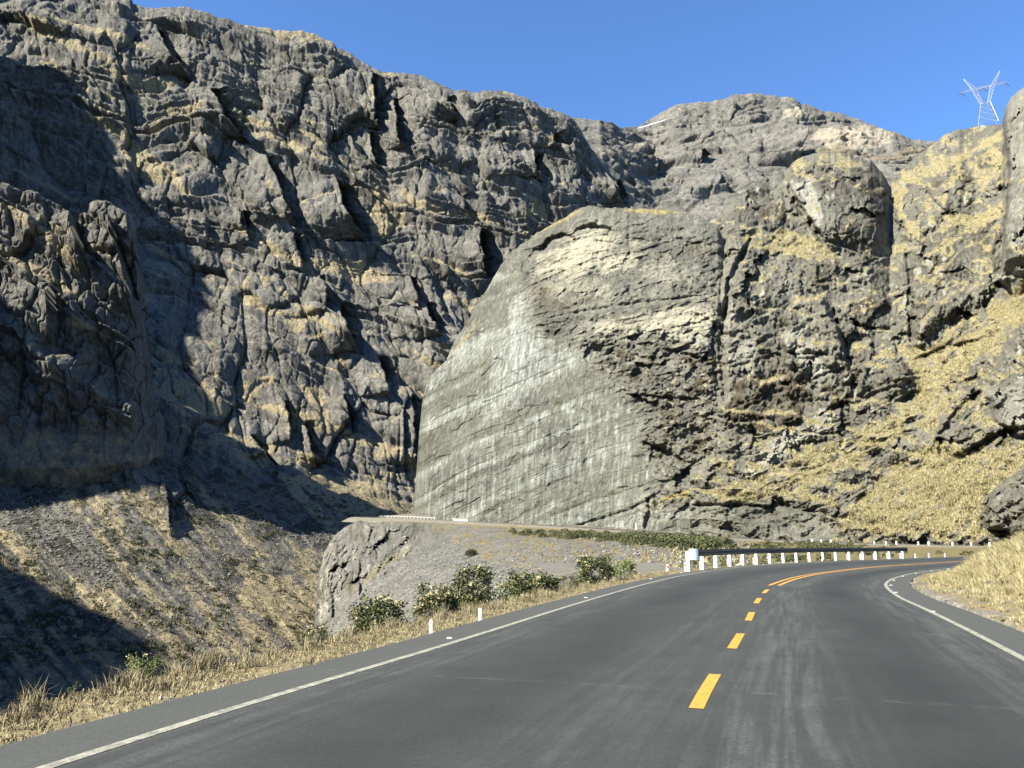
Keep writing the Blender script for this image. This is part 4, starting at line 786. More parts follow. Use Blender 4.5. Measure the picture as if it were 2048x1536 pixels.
def kcl(n_cl, per, amin, amax, dlo, dhi, pw):
    ca = a_near + amin + (amax - amin) * rng.random(n_cl) ** pw; cd = rng.uniform(dlo, dhi, n_cl)
    a_ = np.repeat(ca, per) + rng.normal(0, .05, n_cl * per); d_ = np.clip(np.repeat(cd, per) + rng.normal(0, .05, n_cl * per), .05, 4); return a_, d_, np.repeat(rng.random(n_cl), per)
parts_ = []
def rl(n, s_): return rng.normal(0, s_, (n, 2))
a_, d_, t_ = kcl(9000, 9, 0, 62, .12, 1.9, 1.5); Bv = verge_pt(a_, d_); keep = rng.random(len(a_)) < np.clip(.25 + 1.1 * fbm(Bv[:, 0] / .5, Bv[:, 1] / .5, o=3, s=801) + .4 * d_, .08, 1)
Bv, d_, t_ = Bv[keep], d_[keep], t_[keep]; n = len(Bv)
mat_ = blades('verge_grass', Bv, rng.uniform(.03, .09, n) * (.7 + .35 * d_), rng.uniform(.006, .014, n), rl(n, .9), M['straw'], .15 + .6 * t_ + rng.normal(0, .15, n))
tag(mat_, 'mat of short dry straw along the outer road edge', 'grass', kind='stuff')
a_, d_, t_ = kcl(330, 60, 0, 62, .9, 1.9, 1.4); Bv = verge_pt(a_, d_); n = len(Bv); hs = np.repeat(rng.uniform(.10, .30, 330) ** 1.0, 60)
tag(blades('grass_tufts', Bv, hs * rng.uniform(.5, 1.15, n), rng.uniform(.005, .010, n), rl(n, .42), M['straw'], .35 + .45 * t_ + rng.normal(0, .15, n)), 'taller straw tufts on the brink above the valley', 'grass', kind='stuff')
a_, d_, t_ = kcl(120, 5, 0, 40, 1.2, 2.0, 1.2); Bv = verge_pt(a_, d_); n = len(Bv)
tag(blades('seed_stalks', Bv, rng.uniform(.14, .34, n), rng.uniform(.004, .007, n), rl(n, .22), M['straw'], .55 + rng.normal(0, .2, n)), 'thin upright seed stalks standing above the verge grass', 'grass', kind='stuff')
# bank grass
def sample_bank(n):
    x = rng.uniform(7, 32, n); y = rng.uniform(9, 48, n); ix = np.searchsorted(gx, x) - 1; iy = np.searchsorted(gy, y) - 1
    s_ = sd_[iy, ix]; k_ = (s_ > .15) & (s_ < 9) & (x / y > .38) & (x / y < .72); return np.stack([x, y, GZ[iy, ix]], -1)[k_], s_[k_]
Bb, sB = sample_bank(60000); pk = rng.random(len(Bb)) < np.clip(.12 + .45 * ss(.3, 2.2, sB), 0, 1) * np.clip(18 / Bb[:, 1], .3, 1.2); Bb, sB = Bb[pk][:4200], sB[pk][:4200]
per = 34; cB = np.repeat(Bb, per, 0); n = len(cB); ang = rng.uniform(0, 6.283, n); rad = rng.uniform(0, 1, n) ** .7
sz = np.repeat(rng.uniform(.6, 1.3, len(Bb)) * (.35 + .65 * ss(.2, 2.2, sB)), per)
cB = cB + np.stack([np.cos(ang) * rad * .12 * sz, np.sin(ang) * rad * .12 * sz, 0 * ang - .02], -1)
ln = np.stack([np.cos(ang), np.sin(ang)], -1) * (rad * .9)[:, None] + rl(n, .25)
tag(blades('bank_grass', cB, rng.uniform(.14, .34, n) * sz, rng.uniform(.008, .02, n), ln, M['bankgrass'], np.repeat(rng.uniform(.2, .85, len(Bb)), per) + rng.normal(0, .15, n)), 'tussocks of dry yellow grass covering the bank inside the bend', 'grass', kind='stuff')
# tussocks on the hillside
def surf_samples(Pg, wgt, n):
    w_ = np.clip(wgt, 0, None).ravel(); c = np.cumsum(w_); i = np.searchsorted(c, rng.random(n) * c[-1]); i = np.clip(i, 0, len(w_) - 1); return Pg.reshape(-1, 3)[i], i
Bh, ih = surf_samples(PD, ss(.45, .8, gD) * (PYd > 250), 26000); per = 6; cB = np.repeat(Bh, per, 0) + rng.normal(0, .22, (len(Bh) * per, 3)); n = len(cB)
tag(blades('hill_tussocks', cB, rng.uniform(.25, .6, n), rng.uniform(.07, .16, n), rl(n, .8), M['hillgrass'], np.repeat(rng.uniform(.25, .8, len(Bh)), per) + rng.normal(0, .1, n)), 'yellow grass tussocks over the rocky hillside', 'grass', kind='stuff')
# leaf clumps
def clumps(name, C_, R_, per, leaf, mat, label, cat='shrubs', flat=.8, parent=None, kind='stuff'):
    n = len(C_) * per; c = np.repeat(C_, per, 0); R = np.repeat(R_, per); d = rng.normal(0, 1, (n, 3)); d /= np.linalg.norm(d, axis=1)[:, None]; d[:, 2] = np.abs(d[:, 2]) * flat * 1.2 - .1
    c = c + d * (R * rng.uniform(.35, 1., n) ** .6)[:, None]
    a = rng.normal(0, 1, (n, 3)); a += d * .6; a /= np.linalg.norm(a, axis=1)[:, None]; b = np.cross(a, rng.normal(0, 1, (n, 3))); b /= np.linalg.norm(b, axis=1)[:, None]
    L_ = (leaf * R * rng.uniform(.6, 1.3, n))[:, None]; V_ = np.stack([c - a * L_, c + b * L_ * .45, c + a * L_, c - b * L_ * .45], 1).reshape(-1, 3)
    tn_ = np.repeat(np.clip(np.repeat(rng.uniform(.1, .7, len(C_)), per) + rng.normal(0, .2, n), 0, 1), 4)
    o = mesh_np(name, V_, np.arange(n * 4).reshape(-1, 4), mat, parent, mask=np.stack([tn_] * 3, -1), smooth=False)
    if label: tag(o, label, cat, kind=kind)
    return o
PEi = PE[:, 6:]
Cb, _ = surf_samples(PEi, shr ** 2, 300); Rb = rng.uniform(.8, 1.7, 300)
clumps('shrub_belt', Cb, Rb, 150, .16, M['farbush'], 'belt of low dark green shrubs just below the far road')
shr2 = ipe([(1560, 1083), (1640, 1086), (1740, 1093), (1700, 1102), (1560, 1100), (1470, 1098)], 4, 5) + .12 * ss(1480, 1600, PXe) * (nE2 > .1)
Cb, _ = surf_samples(PEi, shr2, 130); clumps('shrub_patch', Cb, rng.uniform(.4, .9, 130), 90, .2, M['farbush'], 'scattered olive shrubs between the guardrail and the far road')
wE = (1 - nose) * (1 - scree) * ss(0, .3, nE2) * (PXe < 1500)
Cb, _ = surf_samples(PEi, wE, 2600); n = len(Cb) * 5; tag(blades('slope_tufts', np.repeat(Cb, 5, 0) + rng.normal(0, .12, (n, 3)), rng.uniform(.15, .45, n), rng.uniform(.06, .14, n), rl(n, .5), M['straw'], rng.uniform(.1, .7, n)), 'straw tufts scattered over the scree embankment', 'grass', kind='stuff')
Cb, _ = surf_samples(PA[:, :], (1 - rock) * (1 - .8 * grey) * (PXg > -40) * (PXg < 900) * (PYg < 1330) * (fbm(PXg / 50, PYg / 40, o=3, s=650) > .02), 2200); clumps('slope_shrubs', Cb, rng.uniform(.5, 1.7, len(Cb)), 22, .34, M['farbush'], 'dark low shrubs dotted over the valley slope')
Cb, _ = surf_samples(PA, (1 - rock) * (1 - .6 * grey) * (PXg > -40) * (PXg < 900) * (PYg < 1330), 4200); n = len(Cb) * 4; tag(blades('slope_grass', np.repeat(Cb, 4, 0) + rng.normal(0, .4, (n, 3)), rng.uniform(.5, 1.3, n), rng.uniform(.25, .5, n), rl(n, .6), M['straw'], rng.uniform(.05, .6, n)), 'straw bunchgrass dotted over the valley slope', 'grass', kind='stuff')
def stones(name, C_, R_, label, tone=(.1, .8), parent=None):
    base_ = np.array([[1, 0, 0], [-1, 0, 0], [0, 1, 0], [0, -1, 0], [0, 0, .8], [0, 0, -.8], [.62, .62, .4], [-.6, .6, .45], [.6, -.62, .4], [-.6, -.6, .4]], float)
    F_ = np.array([[0, 6, 4], [6, 2, 4], [2, 7, 4], [7, 1, 4], [1, 9, 4], [9, 3, 4], [3, 8, 4], [8, 0, 4], [0, 5, 2], [2, 5, 1], [1, 5, 3], [3, 5, 0], [0, 2, 6], [2, 1, 7], [1, 3, 9], [3, 0, 8]])
    n = len(C_); V_ = base_[None] * (1 + rng.normal(0, .18, (n, 10, 3))) * R_[:, None, None] * rng.uniform(.6, 1.2, (n, 1, 3)); an = rng.uniform(0, 6.28, n); c, s_ = np.cos(an)[:, None], np.sin(an)[:, None]
    X_, Y_ = V_[..., 0] * c - V_[..., 1] * s_, V_[..., 0] * s_ + V_[..., 1] * c; V_ = np.stack([X_, Y_, V_[..., 2]], -1) + C_[:, None]
    T = (np.arange(n)[:, None, None] * 10 + F_[None]).reshape(-1, 3); tn_ = np.repeat(rng.uniform(*tone, n), 10)
    return tag(mesh_np(name, V_.reshape(-1, 3), T, M['stone'], parent, mask=np.stack([tn_] * 3, -1), smooth=False), label, 'stones', kind='stuff')
Cb, _ = surf_samples(PEi, (1 - nose) * (PXe < 1500) * (.3 + scree), 5000); stones('scree_stones', Cb, rng.uniform(.08, .42, len(Cb)) ** 1.0, 'loose grey stones lying on the scree embankment')
Cb, _ = surf_samples(PA, np.maximum(grey, .08 * (1 - rock)) * (PXg > -40) * (PXg < 900), 2600); stones('talus_stones', Cb, rng.uniform(.3, .9, len(Cb)), 'grey boulders in the talus chutes of the valley slope', (0, .6))
a_ = a_near + 60 * rng.random(900) ** 1.4; d_ = np.abs(rng.normal(0, .35, 900)); Cb = verge_pt(a_, d_); stones('verge_gravel', Cb, rng.uniform(.006, .028, 900), 'small pale gravel stones along the outer asphalt edge', (.3, 1))

ia = Kf + (rng.random(900) * (len(arc) - Kf - 60)).astype(int); oa = 1.2 + np.abs(rng.normal(0, 2.2, 900)); Cb = Ro[ia] + nR[ia] * oa[:, None]; Cb[:, 2] += .05 + .1 * oa
stones('fallen_rocks', Cb, rng.uniform(.1, .55, 900) ** 1.2, 'fallen rocks along the cliff foot beside the far road', (.1, .9))
Cb, _ = surf_samples(PD, (kD + .5 * grassy) * (PYd > 330) * (nB > -.1), 750); clumps('hillside_scrub', Cb, rng.uniform(.35, 1.0, 750), 46, .26, M['scrub'], 'brown olive scrub dotted over the rocky hillside')
PCi = PC[:, 6:]; Cb, _ = surf_samples(PCi, rough * darkC * (nC2 > -.05), 700); clumps('cliff_scrub', Cb, rng.uniform(.3, .8, 700), 40, .26, M['scrub'], 'brown moss and scrub clinging to the rough right part of the cliff')
# ================================================================ ROADSIDE BUSHES
def tube(V_, F_, a, b, r0, r1, k=5):
    a, b = np.array(a, float), np.array(b, float); d = b - a; d /= np.linalg.norm(d) + 1e-9; u = np.cross(d, [0, .3, 1]); u /= np.linalg.norm(u) + 1e-9; v = np.cross(d, u); s_ = len(V_)
    for p, r_ in ((a, r0), (b, r1)):
        for i in range(k):
            t = 6.2832 * i / k; V_.append(p + (u * math.cos(t) + v * math.sin(t)) * r_)
    for i in range(k): F_.append((s_ + i, s_ + (i + 1) % k, s_ + k + (i + 1) % k, s_ + k + i))
def pymesh(name, V_, F_, mat, parent=None, smooth=False):
    me = bpy.data.meshes.new(name); me.from_pydata([tuple(v) for v in V_], [], F_); me.materials.append(mat)
    if smooth: me.polygons.foreach_set("use_smooth", [True] * len(me.polygons))
    o = bpy.data.objects.new(name, me); sc.collection.objects.link(o); o.parent = parent; return o
def empty(name, loc):
    o = bpy.data.objects.new(name, None); sc.collection.objects.link(o); o.location = loc; o.empty_display_size = .2; return o
def bush(px, off_, top_py, wpx, label, dens=1., flowers=.3, mat='leaf', sparse=0., name='shrub', lean=0):
    cand = Lo[:Kv] + nL[:Kv] * off_; X_, _ = proj(cand); ok = (arc[:Kv] > a_near) & (arc[:Kv] < a_near + 80); i = np.argmin(np.where(ok, np.abs(X_ - px), 1e9))
    root = verge_pt(np.array([arc[i]]), np.array([off_]))[0]; D_ = root[1]; fw = D_ * CT
    top = P3(np.float64(px), np.float64(top_py), D_)[2]; h = top - root[2]; w_ = wpx / F * D_ * .88
    e = empty(name, root); tag(e, label, 'shrub', 'leafy shrubs along the verge')
    ncl = int(120 * dens); u = rng.uniform(-1, 1, ncl); ph = rng.uniform(0, 6.283, ncl); rr = rng.uniform(.25 if not sparse else .6, 1, ncl) ** .5
    cx = np.cos(ph) * rr * w_ / 2 * np.sqrt(1 - u ** 2 * .6); cy = np.sin(ph) * rr * w_ / 2.4 * np.sqrt(1 - u ** 2 * .6); lob = 1 + .28 * fbm(np.cos(ph) * 2, np.sin(ph) * 2, u * 2, 2, int(px))
    cz = h * (.50 + .42 * u * (.7 + .3 * rr)) * lob; cz = np.clip(cz, .08 * h if not sparse else .45 * h, h)
    cc = np.stack([cx * lob + lean * cz, cy, cz], -1); per = 26; n = ncl * per; c = np.repeat(cc, per, 0) + rng.normal(0, .028 * (w_ + h), (n, 3))
    d = rng.normal(0, 1, (n, 3)); d[:, 2] = np.abs(d[:, 2]) * .8 + .25; d /= np.linalg.norm(d, axis=1)[:, None]
    b = np.cross(d, rng.normal(0, 1, (n, 3))); b /= np.linalg.norm(b, axis=1)[:, None]; L_ = rng.uniform(.055, .10, n)[:, None] * (w_ + h) * .42; W_ = L_ * .30
    V_ = np.stack([c, c + d * L_ * .5 + b * W_, c + d * L_ - np.array([0, 0, .25]) * L_, c + d * L_ * .5 - b * W_], 1).reshape(-1, 3)
    tn_ = np.repeat(np.clip(np.repeat(rng.uniform(.1, .75, ncl), per) + rng.normal(0, .18, n), 0, 1), 4)
    FV, FT = V_, tn_
    BV, BF = [], []
    for k_ in range(10 if not sparse else 16):
        a = np.array([rng.normal(0, .05) * w_, rng.normal(0, .05) * w_, -.03]); t = cc[rng.integers(ncl)]; m_ = a * .5 + t * .5 + rng.normal(0, .05, 3) * h; r0 = .012 * (w_ + h)
        tube(BV, BF, a, m_, r0, r0 * .7); tube(BV, BF, m_, t, r0 * .7, r0 * .3)
        for z in range(3):
            t2 = cc[rng.integers(ncl)]; tube(BV, BF, m_, m_ * .4 + t2 * .6, r0 * .4, r0 * .15, 4)
    pymesh('branches', BV, BF, M['twig'], e)
    if flowers > 0:
        sel = np.where(rng.random(ncl) < flowers)[0]; fc = cc[sel] + np.array([0, 0, .03]) * h; m = len(fc); pf = 26
        c = np.repeat(fc, pf, 0) + rng.normal(0, .016 * (w_ + h), (m * pf, 3)) * [1, 1, .6]; c[:, 2] += .03 * h; n = len(c); d = rng.normal(0, 1, (n, 3)); d[:, 2] = abs(d[:, 2]); d /= np.linalg.norm(d, axis=1)[:, None]; b = np.cross(d, rng.normal(0, 1, (n, 3))); b /= np.linalg.norm(b, axis=1)[:, None]
        L_ = .012 * (w_ + h); V_ = np.stack([c - b * L_, c + d * L_, c + b * L_, c - d * L_ * .5], 1).reshape(-1, 3); tn_ = np.repeat(np.clip(rng.uniform(.1, 1, n), 0, 1), 4)
        nf_ = len(FV) // 4; FV = np.concatenate([FV, V_]); FT = np.concatenate([FT, tn_])
    o = mesh_np('foliage', FV, np.arange(len(FV)).reshape(-1, 4), M[mat], e, mask=np.stack([FT] * 3, -1), smooth=False)
    if flowers > 0:
        o.data.materials.append(M['flower']); mi = np.zeros(len(FV) // 4, np.int32); mi[nf_:] = 1; o.data.polygons.foreach_set('material_index', mi)
    return e
bush(752, 2.1, 1190, 112, 'dark bushy shrub with tan flower heads at the lower left end of the row', 1.2, .30)
bush(872, 2.1, 1168, 98, 'shrub thick with cream flowers directly behind the first white marker stub', 1.2, .55)
bush(945, 2.3, 1130, 84, 'tall open shrub showing bare grey stems in the middle of the shrub row', .8, .18, sparse=1)
bush(1052, 2.1, 1144, 128, 'wide dense dark green shrub right of the open bare stemmed shrub', 1.5, .22)
bush(1128, 2.0, 1150, 62, 'small pale flowered shrub between the wide dark shrub and the taller conical one', .6, .4)
bush(1190, 2.1, 1110, 84, 'tall conical dark shrub near the far end of the shrub row', 1.1, .25)
bush(1248, 2.0, 1118, 52, 'rounded yellow green shrub at the far right end of the shrub row', .8, .3, 'leaf_light')
bush(626, 1.9, 1250, 62, 'low leafy shrub with cream tips alone among stalks left of the scree', .7, .4)
bush(297, 1.65, 1309, 74, 'bright pale green shrub on the brink above the dark valley shadow', .7, .25, 'leaf_light')
bush(160, 1.7, 1357, 46, 'tiny thin sprig of leaves at the brink nearest the left edge', .16, 0, 'leaf', sparse=1)
for px_, tp_ in ((1395, 1112), (1425, 1110), (1452, 1108), (1487, 1107), (1524, 1106)):
    bush(px_, 2.6, tp_, 26, {1395: 'low cream flowered shrub behind the second guardrail post', 1425: 'low cream flowered shrub behind the third guardrail post', 1452: 'low cream flowered shrub behind the fourth guardrail post', 1487: 'low cream flowered shrub behind the fifth guardrail post', 1524: 'low cream flowered shrub behind the sixth and seventh guardrail posts'}[px_], .35, .6)
i_ = np.argmin((PXe - 942) ** 2 + (PYe - 1112) ** 2); Pb_ = PEi.reshape(-1, 3)[i_]
tag(clumps('shrub', Pb_[None] + [0, 0, .3], np.array([1.7]), 700, .13, M['farbush'], None), 'single round dark shrub alone on the grey scree embankment', 'shrub')

# ================================================================ GUARDRAIL, MARKERS, STUDS
M['white_paint'] = plain('white_post_paint', (.62, .62, .58), .6, 0, .15, 6)
M['dark_steel'] = plain('weathered_dark_rail', (.028, .026, .022), .5, .2, .25, 3)
M['pale_steel'] = plain('pale_galvanised_steel', (.26, .27, .28), .6, .1, .1, 4)
M['end_blue'] = plain('pale_blue_end_plate', (.27, .35, .37), .5, .0, .1, 5)
M['orange'] = plain('orange_reflector', (.6, .14, .06), .5, 0, .1, 20)
def box(V_, F_, c, sx, sy, sz, yaw=0, top=1.0):
    s_ = len(V_); cy, sy_ = math.cos(yaw), math.sin(yaw)
    for z, k_ in ((0, 1.), (sz, top)):
        for dx, dy in ((-1, -1), (1, -1), (1, 1), (-1, 1)):
            x, y = dx * sx / 2 * k_, dy * sy / 2 * k_; V_.append((c[0] + x * cy - y * sy_, c[1] + x * sy_ + y * cy, c[2] + z))
    F_ += [(s_, s_ + 3, s_ + 2, s_ + 1), (s_ + 4, s_ + 5, s_ + 6, s_ + 7)] + [(s_ + i, s_ + (i + 1) % 4, s_ + 4 + (i + 1) % 4, s_ + 4 + i) for i in range(4)]
def bev(o, w_=.01):
    m = o.modifiers.new('bevel', 'BEVEL'); m.width = w_; m.segments = 2; m.limit_method = 'ANGLE'; return o
pxs = [1377, 1405, 1432, 1460, 1486, 1513, 1540, 1567, 1593, 1619, 1646, 1672, 1699, 1726, 1752, 1779, 1806]
pys = np.interp(pxs, [1377, 1432, 1513, 1646, 1806], [1139.5, 1132.5, 1125.5, 1119.5, 1115.5])
gpp = np.array([[*gp(x, y), 0.] for x, y in zip(pxs, pys)]); gdir_ = unit(np.gradient(gpp, axis=0)); gn_ = np.stack([gdir_[:, 1], -gdir_[:, 0], 0 * gdir_[:, 0]], -1)   # towards the road
gr_ = empty('guardrail', gpp[0]); tag(gr_, 'dark weathered guardrail on white posts along the outside of the bend', 'guardrail')
def ptop(i): return P3(np.float64(pxs[i]), np.float64(np.interp(pxs[i], [1377, 1812], [1100.5, 1095.5])), gpp[i, 1])[2]
tops = np.array([ptop(i) for i in range(17)]); tops = np.linspace(tops[0], tops[-1], 17)
for i in range(17):
    V_, F_ = [], []; yaw = math.atan2(gdir_[i, 1], gdir_[i, 0]); c = gpp[i] - gpp[0]
    box(V_, F_, c + [0, 0, -.2], .19, .19, tops[i] + .14, yaw, .97); bev(pymesh('post', V_, F_, M['white_paint'], gr_), .015)
    V_, F_ = [], []; box(V_, F_, c + gn_[i] * .15 + [0, 0, tops[i] - .34], .12, .16, .28, yaw); pymesh('spacer', V_, F_, M['pale_steel'], gr_)
prof = [(.20, -.34), (.235, -.31), (.235, -.26), (.30, -.225), (.30, -.19), (.245, -.165), (.245, -.135), (.30, -.11), (.30, -.075), (.235, -.04), (.235, .01), (.20, .03)]
ends = [gpp[0] - gdir_[0] * .35] + list(gpp) + [gpp[-1] + gdir_[-1] * .45]; dirs = [gn_[0]] + list(gn_) + [gn_[-1]]; tz = [tops[0]] + list(tops) + [tops[-1]]
for i in range(0, 18):
    a0, a1 = np.array(ends[i]) - gpp[0], np.array(ends[i + 1]) - gpp[0]; k0 = .012 if i % 2 else 0.
    V_, F_ = [], []
    for p, nn, t0_ in ((a0, dirs[i], tz[i]), (a1 + (a1 - a0) / np.linalg.norm(a1 - a0) * .12, dirs[i + 1], tz[i + 1])):
        for (o1, z) in prof: V_.append(p + nn * (o1 + k0) + [0, 0, t0_ + z])
        for (o1, z) in prof[::-1]: V_.append(p + nn * (o1 + k0 - .008) + [0, 0, t0_ + z])
    m = len(prof) * 2; F_ = [(j, (j + 1) % m, m + (j + 1) % m, m + j) for j in range(m)] + [tuple(range(m - 1, -1, -1)), tuple(range(m, 2 * m))]
    pymesh('rail_beam', V_, F_, M['dark_steel'], gr_)
V_, F_ = [], []; yaw = math.atan2(gdir_[0, 1], gdir_[0, 0]); ec = gpp[0] - gdir_[0] * .12 - gpp[0] + gn_[0] * .33
zz = tops[0] + .08; cam_r = np.array([1., -.15, 0]); cam_r /= np.linalg.norm(cam_r)
ring = []
for t in np.linspace(-1, 1, 9):
    x = t * .24; ring.append(ec + cam_r * (x - .02) + np.array([0, -.10 * (1 - t * t) - .12, 0]))
for z0 in (zz - .56, zz):
    for p in ring: V_.append(p + [0, 0, z0])
for z0 in (zz - .56, zz):
    for p in ring: V_.append(p + np.array([0, .02, 0]) + [0, 0, z0])
for j in range(8):
    F_ += [(j, j + 1, 9 + j + 1, 9 + j), (18 + j + 1, 18 + j, 27 + j, 27 + j + 1), (j + 1, j, 18 + j, 18 + j + 1), (9 + j, 9 + j + 1, 27 + j + 1, 27 + j)]
F_ += [(0, 9, 27, 18), (8, 26, 35, 17)]
pymesh('end_plate', V_, F_, M['end_blue'], gr_)

def stub(root, h, w_, band_=True):
    e = empty('marker_post', root); V_, F_ = [], []; box(V_, F_, (0, 0, -.1), w_, w_, h + .1 - w_ * .4, .3); b_ = len(V_) - 4
    s_ = len(V_); V_.append((0, 0, h)); F_.remove((b_ + 0 - 4 + 4, b_ + 1, b_ + 2, b_ + 3)) if (b_, b_ + 1, b_ + 2, b_ + 3) in F_ else None
    F_ += [(b_ + i, b_ + (i + 1) % 4, s_) for i in range(4)]
    pymesh('post', V_, F_, M['white_paint'], e)
    if band_:
        V_, F_ = [], []; box(V_, F_, (0, 0, h * .45), w_ * 1.06, w_ * 1.06, h * .22, .3); pymesh('reflector_band', V_, F_, M['orange'], e)
    return e
G_ = 'white marker posts beside the road'
for px_, yb, yt, ww, lb in [(862, 1256, 1240, 5.2, 'short white marker stub nearest the camera, below the cream flowered shrub'), (960, 1234, 1217, 5.2, 'second white marker stub, right of the first, in front of the open shrub'), (1335, 1141, 1129, 3.8, 'slim white marker with orange band just left of the guardrail end')]:
    p = gp(px_, yb); D_ = p[1]; tag(stub((p[0], p[1], 0), (yb - yt) / F * D_, ww / F * D_, px_ > 1000), lb, 'marker post', G_)
ordn = ['first', 'second', 'third', 'fourth', 'fifth', 'sixth', 'seventh']
for k_, (px_, i) in enumerate([(1371, 0), (1401, 1), (1429, 2), (1456, 3), (1482, 4), (1508, 5), (1536, 6)]):
    D_ = gpp[i, 1] + .8; rx, rz = ray(px_, 1130.); tag(stub((rx * D_, D_, -.02), .36, .085), 'small white and orange marker standing behind the %s guardrail post from the left' % ordn[k_], 'marker post', G_)
for k_, (px_, i) in enumerate([(1695, 12), (1721, 13), (1748, 14), (1775, 15), (1801, 16)]):
    D_ = gpp[i, 1] + 1.2; rx, rz = ray(px_, 1110.); tag(stub((rx * D_, D_, -.02), .45, .11), 'small white marker behind the %s guardrail post from the right end' % ['fifth', 'fourth', 'third', 'second', 'last'][k_], 'marker post', G_)
for px_, yb, lb in [(1831, 1115, 'first pale marker beyond the right end of the guardrail'), (1858, 1114, 'second pale marker beyond the guardrail end'), (1890, 1113, 'third pale marker beyond the guardrail end'), (1964, 1111, 'farthest pale marker beyond the guardrail, beside the grassy bank')]:
    p = gp(px_, yb); tag(stub((p[0], p[1], 0), .36, .10), lb, 'marker post', G_)
fX, fY = proj(Lo[Kf:] + nL[Kf:] * .5)
for k_, px_ in enumerate([1624, 1644, 1661, 1749, 1773, 1794, 1838, 1858, 1908, 1941, 1977, 1994]):
    i = Kf + int(np.argmin(np.abs(fX - px_))); p = Lo[i] + nL[i] * .5; tag(stub(tuple(p), .62, .22, False), 'tiny white marker beside the far road, number %s from the left' % ['one', 'two', 'three', 'four', 'five', 'six', 'seven', 'eight', 'nine', 'ten', 'eleven', 'twelve'][k_], 'marker post', G_)
i = Kf + int(np.argmin(np.abs(fX - 1228))); tag(stub(tuple(Ro[i] + nR[i] * .8), 2.2, .22, False), 'taller white pole standing at the cliff foot beside the far road', 'marker pole')
# far guardrail
def far_rail(x0, x1, label):
    i0 = Kf + int(np.argmin(np.abs(fX - x1))); i1 = Kf + int(np.argmin(np.abs(fX - x0))); idx = np.arange(i0, i1 + 1, max(1, (i1 - i0) // 14)); e = empty('guardrail', Lo[i0]); tag(e, label, 'guardrail')
    Pp_ = Lo[idx] + nL[idx] * .45 - Lo[i0]
    for j in range(len(idx) - 1):
        a, b = Pp_[j], Pp_[j + 1]; V_, F_ = [], []; V_ = [a + [0, 0, .55], b + [0, 0, .55], b + [0, 0, .78], a + [0, 0, .78]]; n2 = nL[idx[j]] * .06; V_ += [v + n2 for v in V_]; F_ = [(0, 1, 2, 3), (7, 6, 5, 4), (0, 4, 5, 1), (3, 2, 6, 7)]
        pymesh('rail_beam', V_, F_, M['pale_steel'], e); V_, F_ = [], []; box(V_, F_, a - n2 * 1.2 + [0, 0, -.3], .14, .14, 1.1); pymesh('post', V_, F_, M['white_paint'], e)
far_rail(765, 868, 'pale guardrail at the cliff corner where the far road disappears'); far_rail(905, 935, 'short piece of pale guardrail right of the cliff corner one')
# studs
M['stud'] = plain('white_road_stud', (.36, .36, .34), .5, 0, .05, 30)
def stud(px_, py_, wpx, lb):
    p = gp(px_, py_); D_ = p[1]; w_ = max(.07, .8 * wpx / F * D_); V_, F_ = [], []; box(V_, F_, (0, 0, 0), w_, .07, .02, 0, .72); o = bev(pymesh('road_stud', V_, F_, M['stud']), .004); o.location = (p[0], p[1], .001); o.rotation_euler[2] = .25
    tag(o, lb, 'road stud', 'white studs beside the edge lines')
for a in [(899, 1277.5, 13, 'largest white stud beside the outer edge line, below the first marker stub'), (1172, 1196, 9, 'white stud on the outer edge line below the rounded far shrub'), (1302, 1158, 7, 'white stud on the outer edge line left of the slim marker'), (1363, 1145.5, 6, 'white stud on the outer line just below the guardrail end plate'), (1415, 1138, 5, 'white stud on the outer line between the second and third guardrail posts'),
          (1471, 1133, 4, 'white stud on the outer line under the fourth guardrail post'), (1526, 1129, 4, 'white stud on the outer line under the sixth guardrail post'), (1581, 1125.5, 4, 'white stud on the outer line near the middle of the guardrail'),
          (1866, 1224, 9, 'largest white stud on the inner shoulder of the bend'), (1792, 1185.5, 7, 'white stud on the inner shoulder just above the largest one'), (1782, 1171, 6, 'white stud beside the tightest point of the inner line'), (1788, 1161, 5, 'white stud just past the tightest point of the inner line'), (1806, 1153, 4, 'white stud two past the tightest point of the inner line'), (1832, 1147, 4, 'white stud three past the tightest point of the inner line'),
          (1863, 1142, 4, 'white stud on the inner line well past the bend apex'), (1897, 1138, 4, 'next to last white stud on the inner line before the grassy bank'), (1937, 1133.5, 4, 'last white stud on the inner line before the grassy bank')]: stud(*a)

# ================================================================ PYLON
Dp_ = 418.; base_c = P3(np.float64(1976), np.float64(250), Dp_); sc_m = Dp_ * .82 / F * 1.22
M['galv'] = plain('galvanised_lattice', (.29, .305, .32), .5, .2, .05, 2); M['insul'] = plain('dark_insulator', (.05, .035, .03), .4, 0, .1, 5)
py_ = empty('pylon', base_c); py_.rotation_euler[2] = -.50; tag(py_, 'pale lattice power pylon standing on the right skyline', 'pylon')
H = 31.5; HW = 5.0
def lat(name, bars, r_=.11):
    V_, F_ = [], []
    for a, b in bars: tube(V_, F_, a, b, r_, r_, 4)
    return pymesh(name, V_, F_, M['galv'], py_)
wz = H * .42; wh = 2.3
def leg_at(sx, sy, t): k_ = HW + (wh - HW) * t; return np.array([sx * k_, sy * k_ * .9, wz * t - 1.0 * (1 - t)])
for sx, sy in ((-1, -1), (1, -1), (1, 1), (-1, 1)): lat('leg', [(leg_at(sx, sy, 0), leg_at(sx, sy, 1))], .12)
bars = []
lv = [0, .34, .60, .82, 1]
cor = [(-1, -1), (1, -1), (1, 1), (-1, 1)]
for i in range(4):
    for c in range(4):
        a, b = cor[c], cor[(c + 1) % 4]; bars += [(leg_at(*a, lv[i]), leg_at(*b, lv[i + 1])), (leg_at(*b, lv[i]), leg_at(*a, lv[i + 1])), (leg_at(*a, lv[i + 1]), leg_at(*b, lv[i + 1]))]
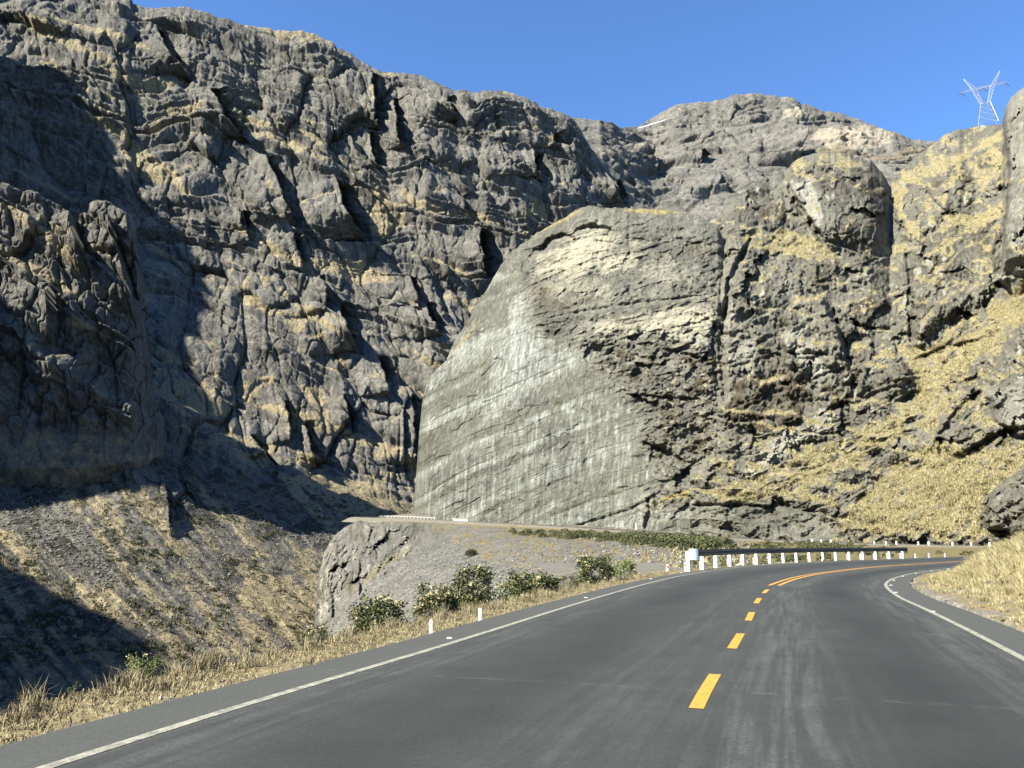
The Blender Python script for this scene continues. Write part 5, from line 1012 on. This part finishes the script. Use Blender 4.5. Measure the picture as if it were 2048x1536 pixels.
lat('body_bracing', bars, .055)
def truss(name, A0, A1, w0, w1, n=6, r_=.09):
    A0, A1 = np.array(A0, float), np.array(A1, float); ax = A1 - A0; L_ = np.linalg.norm(ax); ax /= L_; u = np.cross(ax, [0, 1, 0]); u /= np.linalg.norm(u); v = np.array([0, 1., 0]); bars = []; q_ = []
    for i in range(n + 1):
        t = i / n; w_ = w0 + (w1 - w0) * t; c = A0 + (A1 - A0) * t; q_.append([c + u * sx * w_ + v * sy * w_ * .9 for sx, sy in cor])
    for i in range(n):
        for c in range(4):
            bars += [(q_[i][c], q_[i + 1][c]), (q_[i][c], q_[i + 1][(c + 1) % 4]), (q_[i + 1][c], q_[i + 1][(c + 1) % 4])]
    return lat(name, bars, r_)
bz = H * .74
for s_ in (-1, 1):
    truss('window_arm', (s_ * 1.6, 0, wz), (s_ * 4.6, 0, bz), .65, .95, 6, .06)
    truss('peak', (s_ * 4.7, 0, bz), (s_ * 9.0, 0, H), .95, .18, 5, .055)
    truss('side_arm', (s_ * 5.2, 0, bz + .4), (s_ * 11.6, 0, bz + .2), .75, .12, 4, .045)
truss('crossbeam', (-4.6, 0, bz + .3), (4.6, 0, bz + .3), .7, .7, 8, .055)
for x in (-11.0, 0, 11.0):
    V_, F_ = [], []
    for dx, dz, dy in ((-1.6, -1.5, -1.2), (1.9, -1.9, 1.2), (.1, -3.3, 0)): tube(V_, F_, (x, 0, bz - .2), (x + dx, dy, bz - .2 + dz), .12, .12, 5)
    pymesh('insulator_string', V_, F_, M['insul'], py_)
# ================================================================ POWER LINES across the valley
M['wire'] = plain('aluminium_wire', (.32, .33, .34), .4, .6, .05, 1)
for k_, (y0, y1, lb) in enumerate([(1148, 1020, 'upper thin power line crossing the valley at the left'), (1170, 1047, 'middle thin power line crossing the valley at the left'), (1190, 1068, 'lowest thin power line crossing the valley at the left')]):
    A0 = P3(np.float64(-260), np.float64(y0 + 85), 150.); A1 = P3(np.float64(640 - 20 * k_), np.float64(y1 - 82), 420. - 6 * k_); V_, F_ = [], []; pp = []
    for t in np.linspace(0, 1, 41): p = A0 + (A1 - A0) * t; p = p - np.array([0, 0, 9.]) * 4 * t * (1 - t) * .25; pp.append(p)
    for a, b in zip(pp, pp[1:]): tube(V_, F_, a, b, .022, .022, 4)
    tag(pymesh('power_line', V_, F_, M['wire']), lb, 'power line')
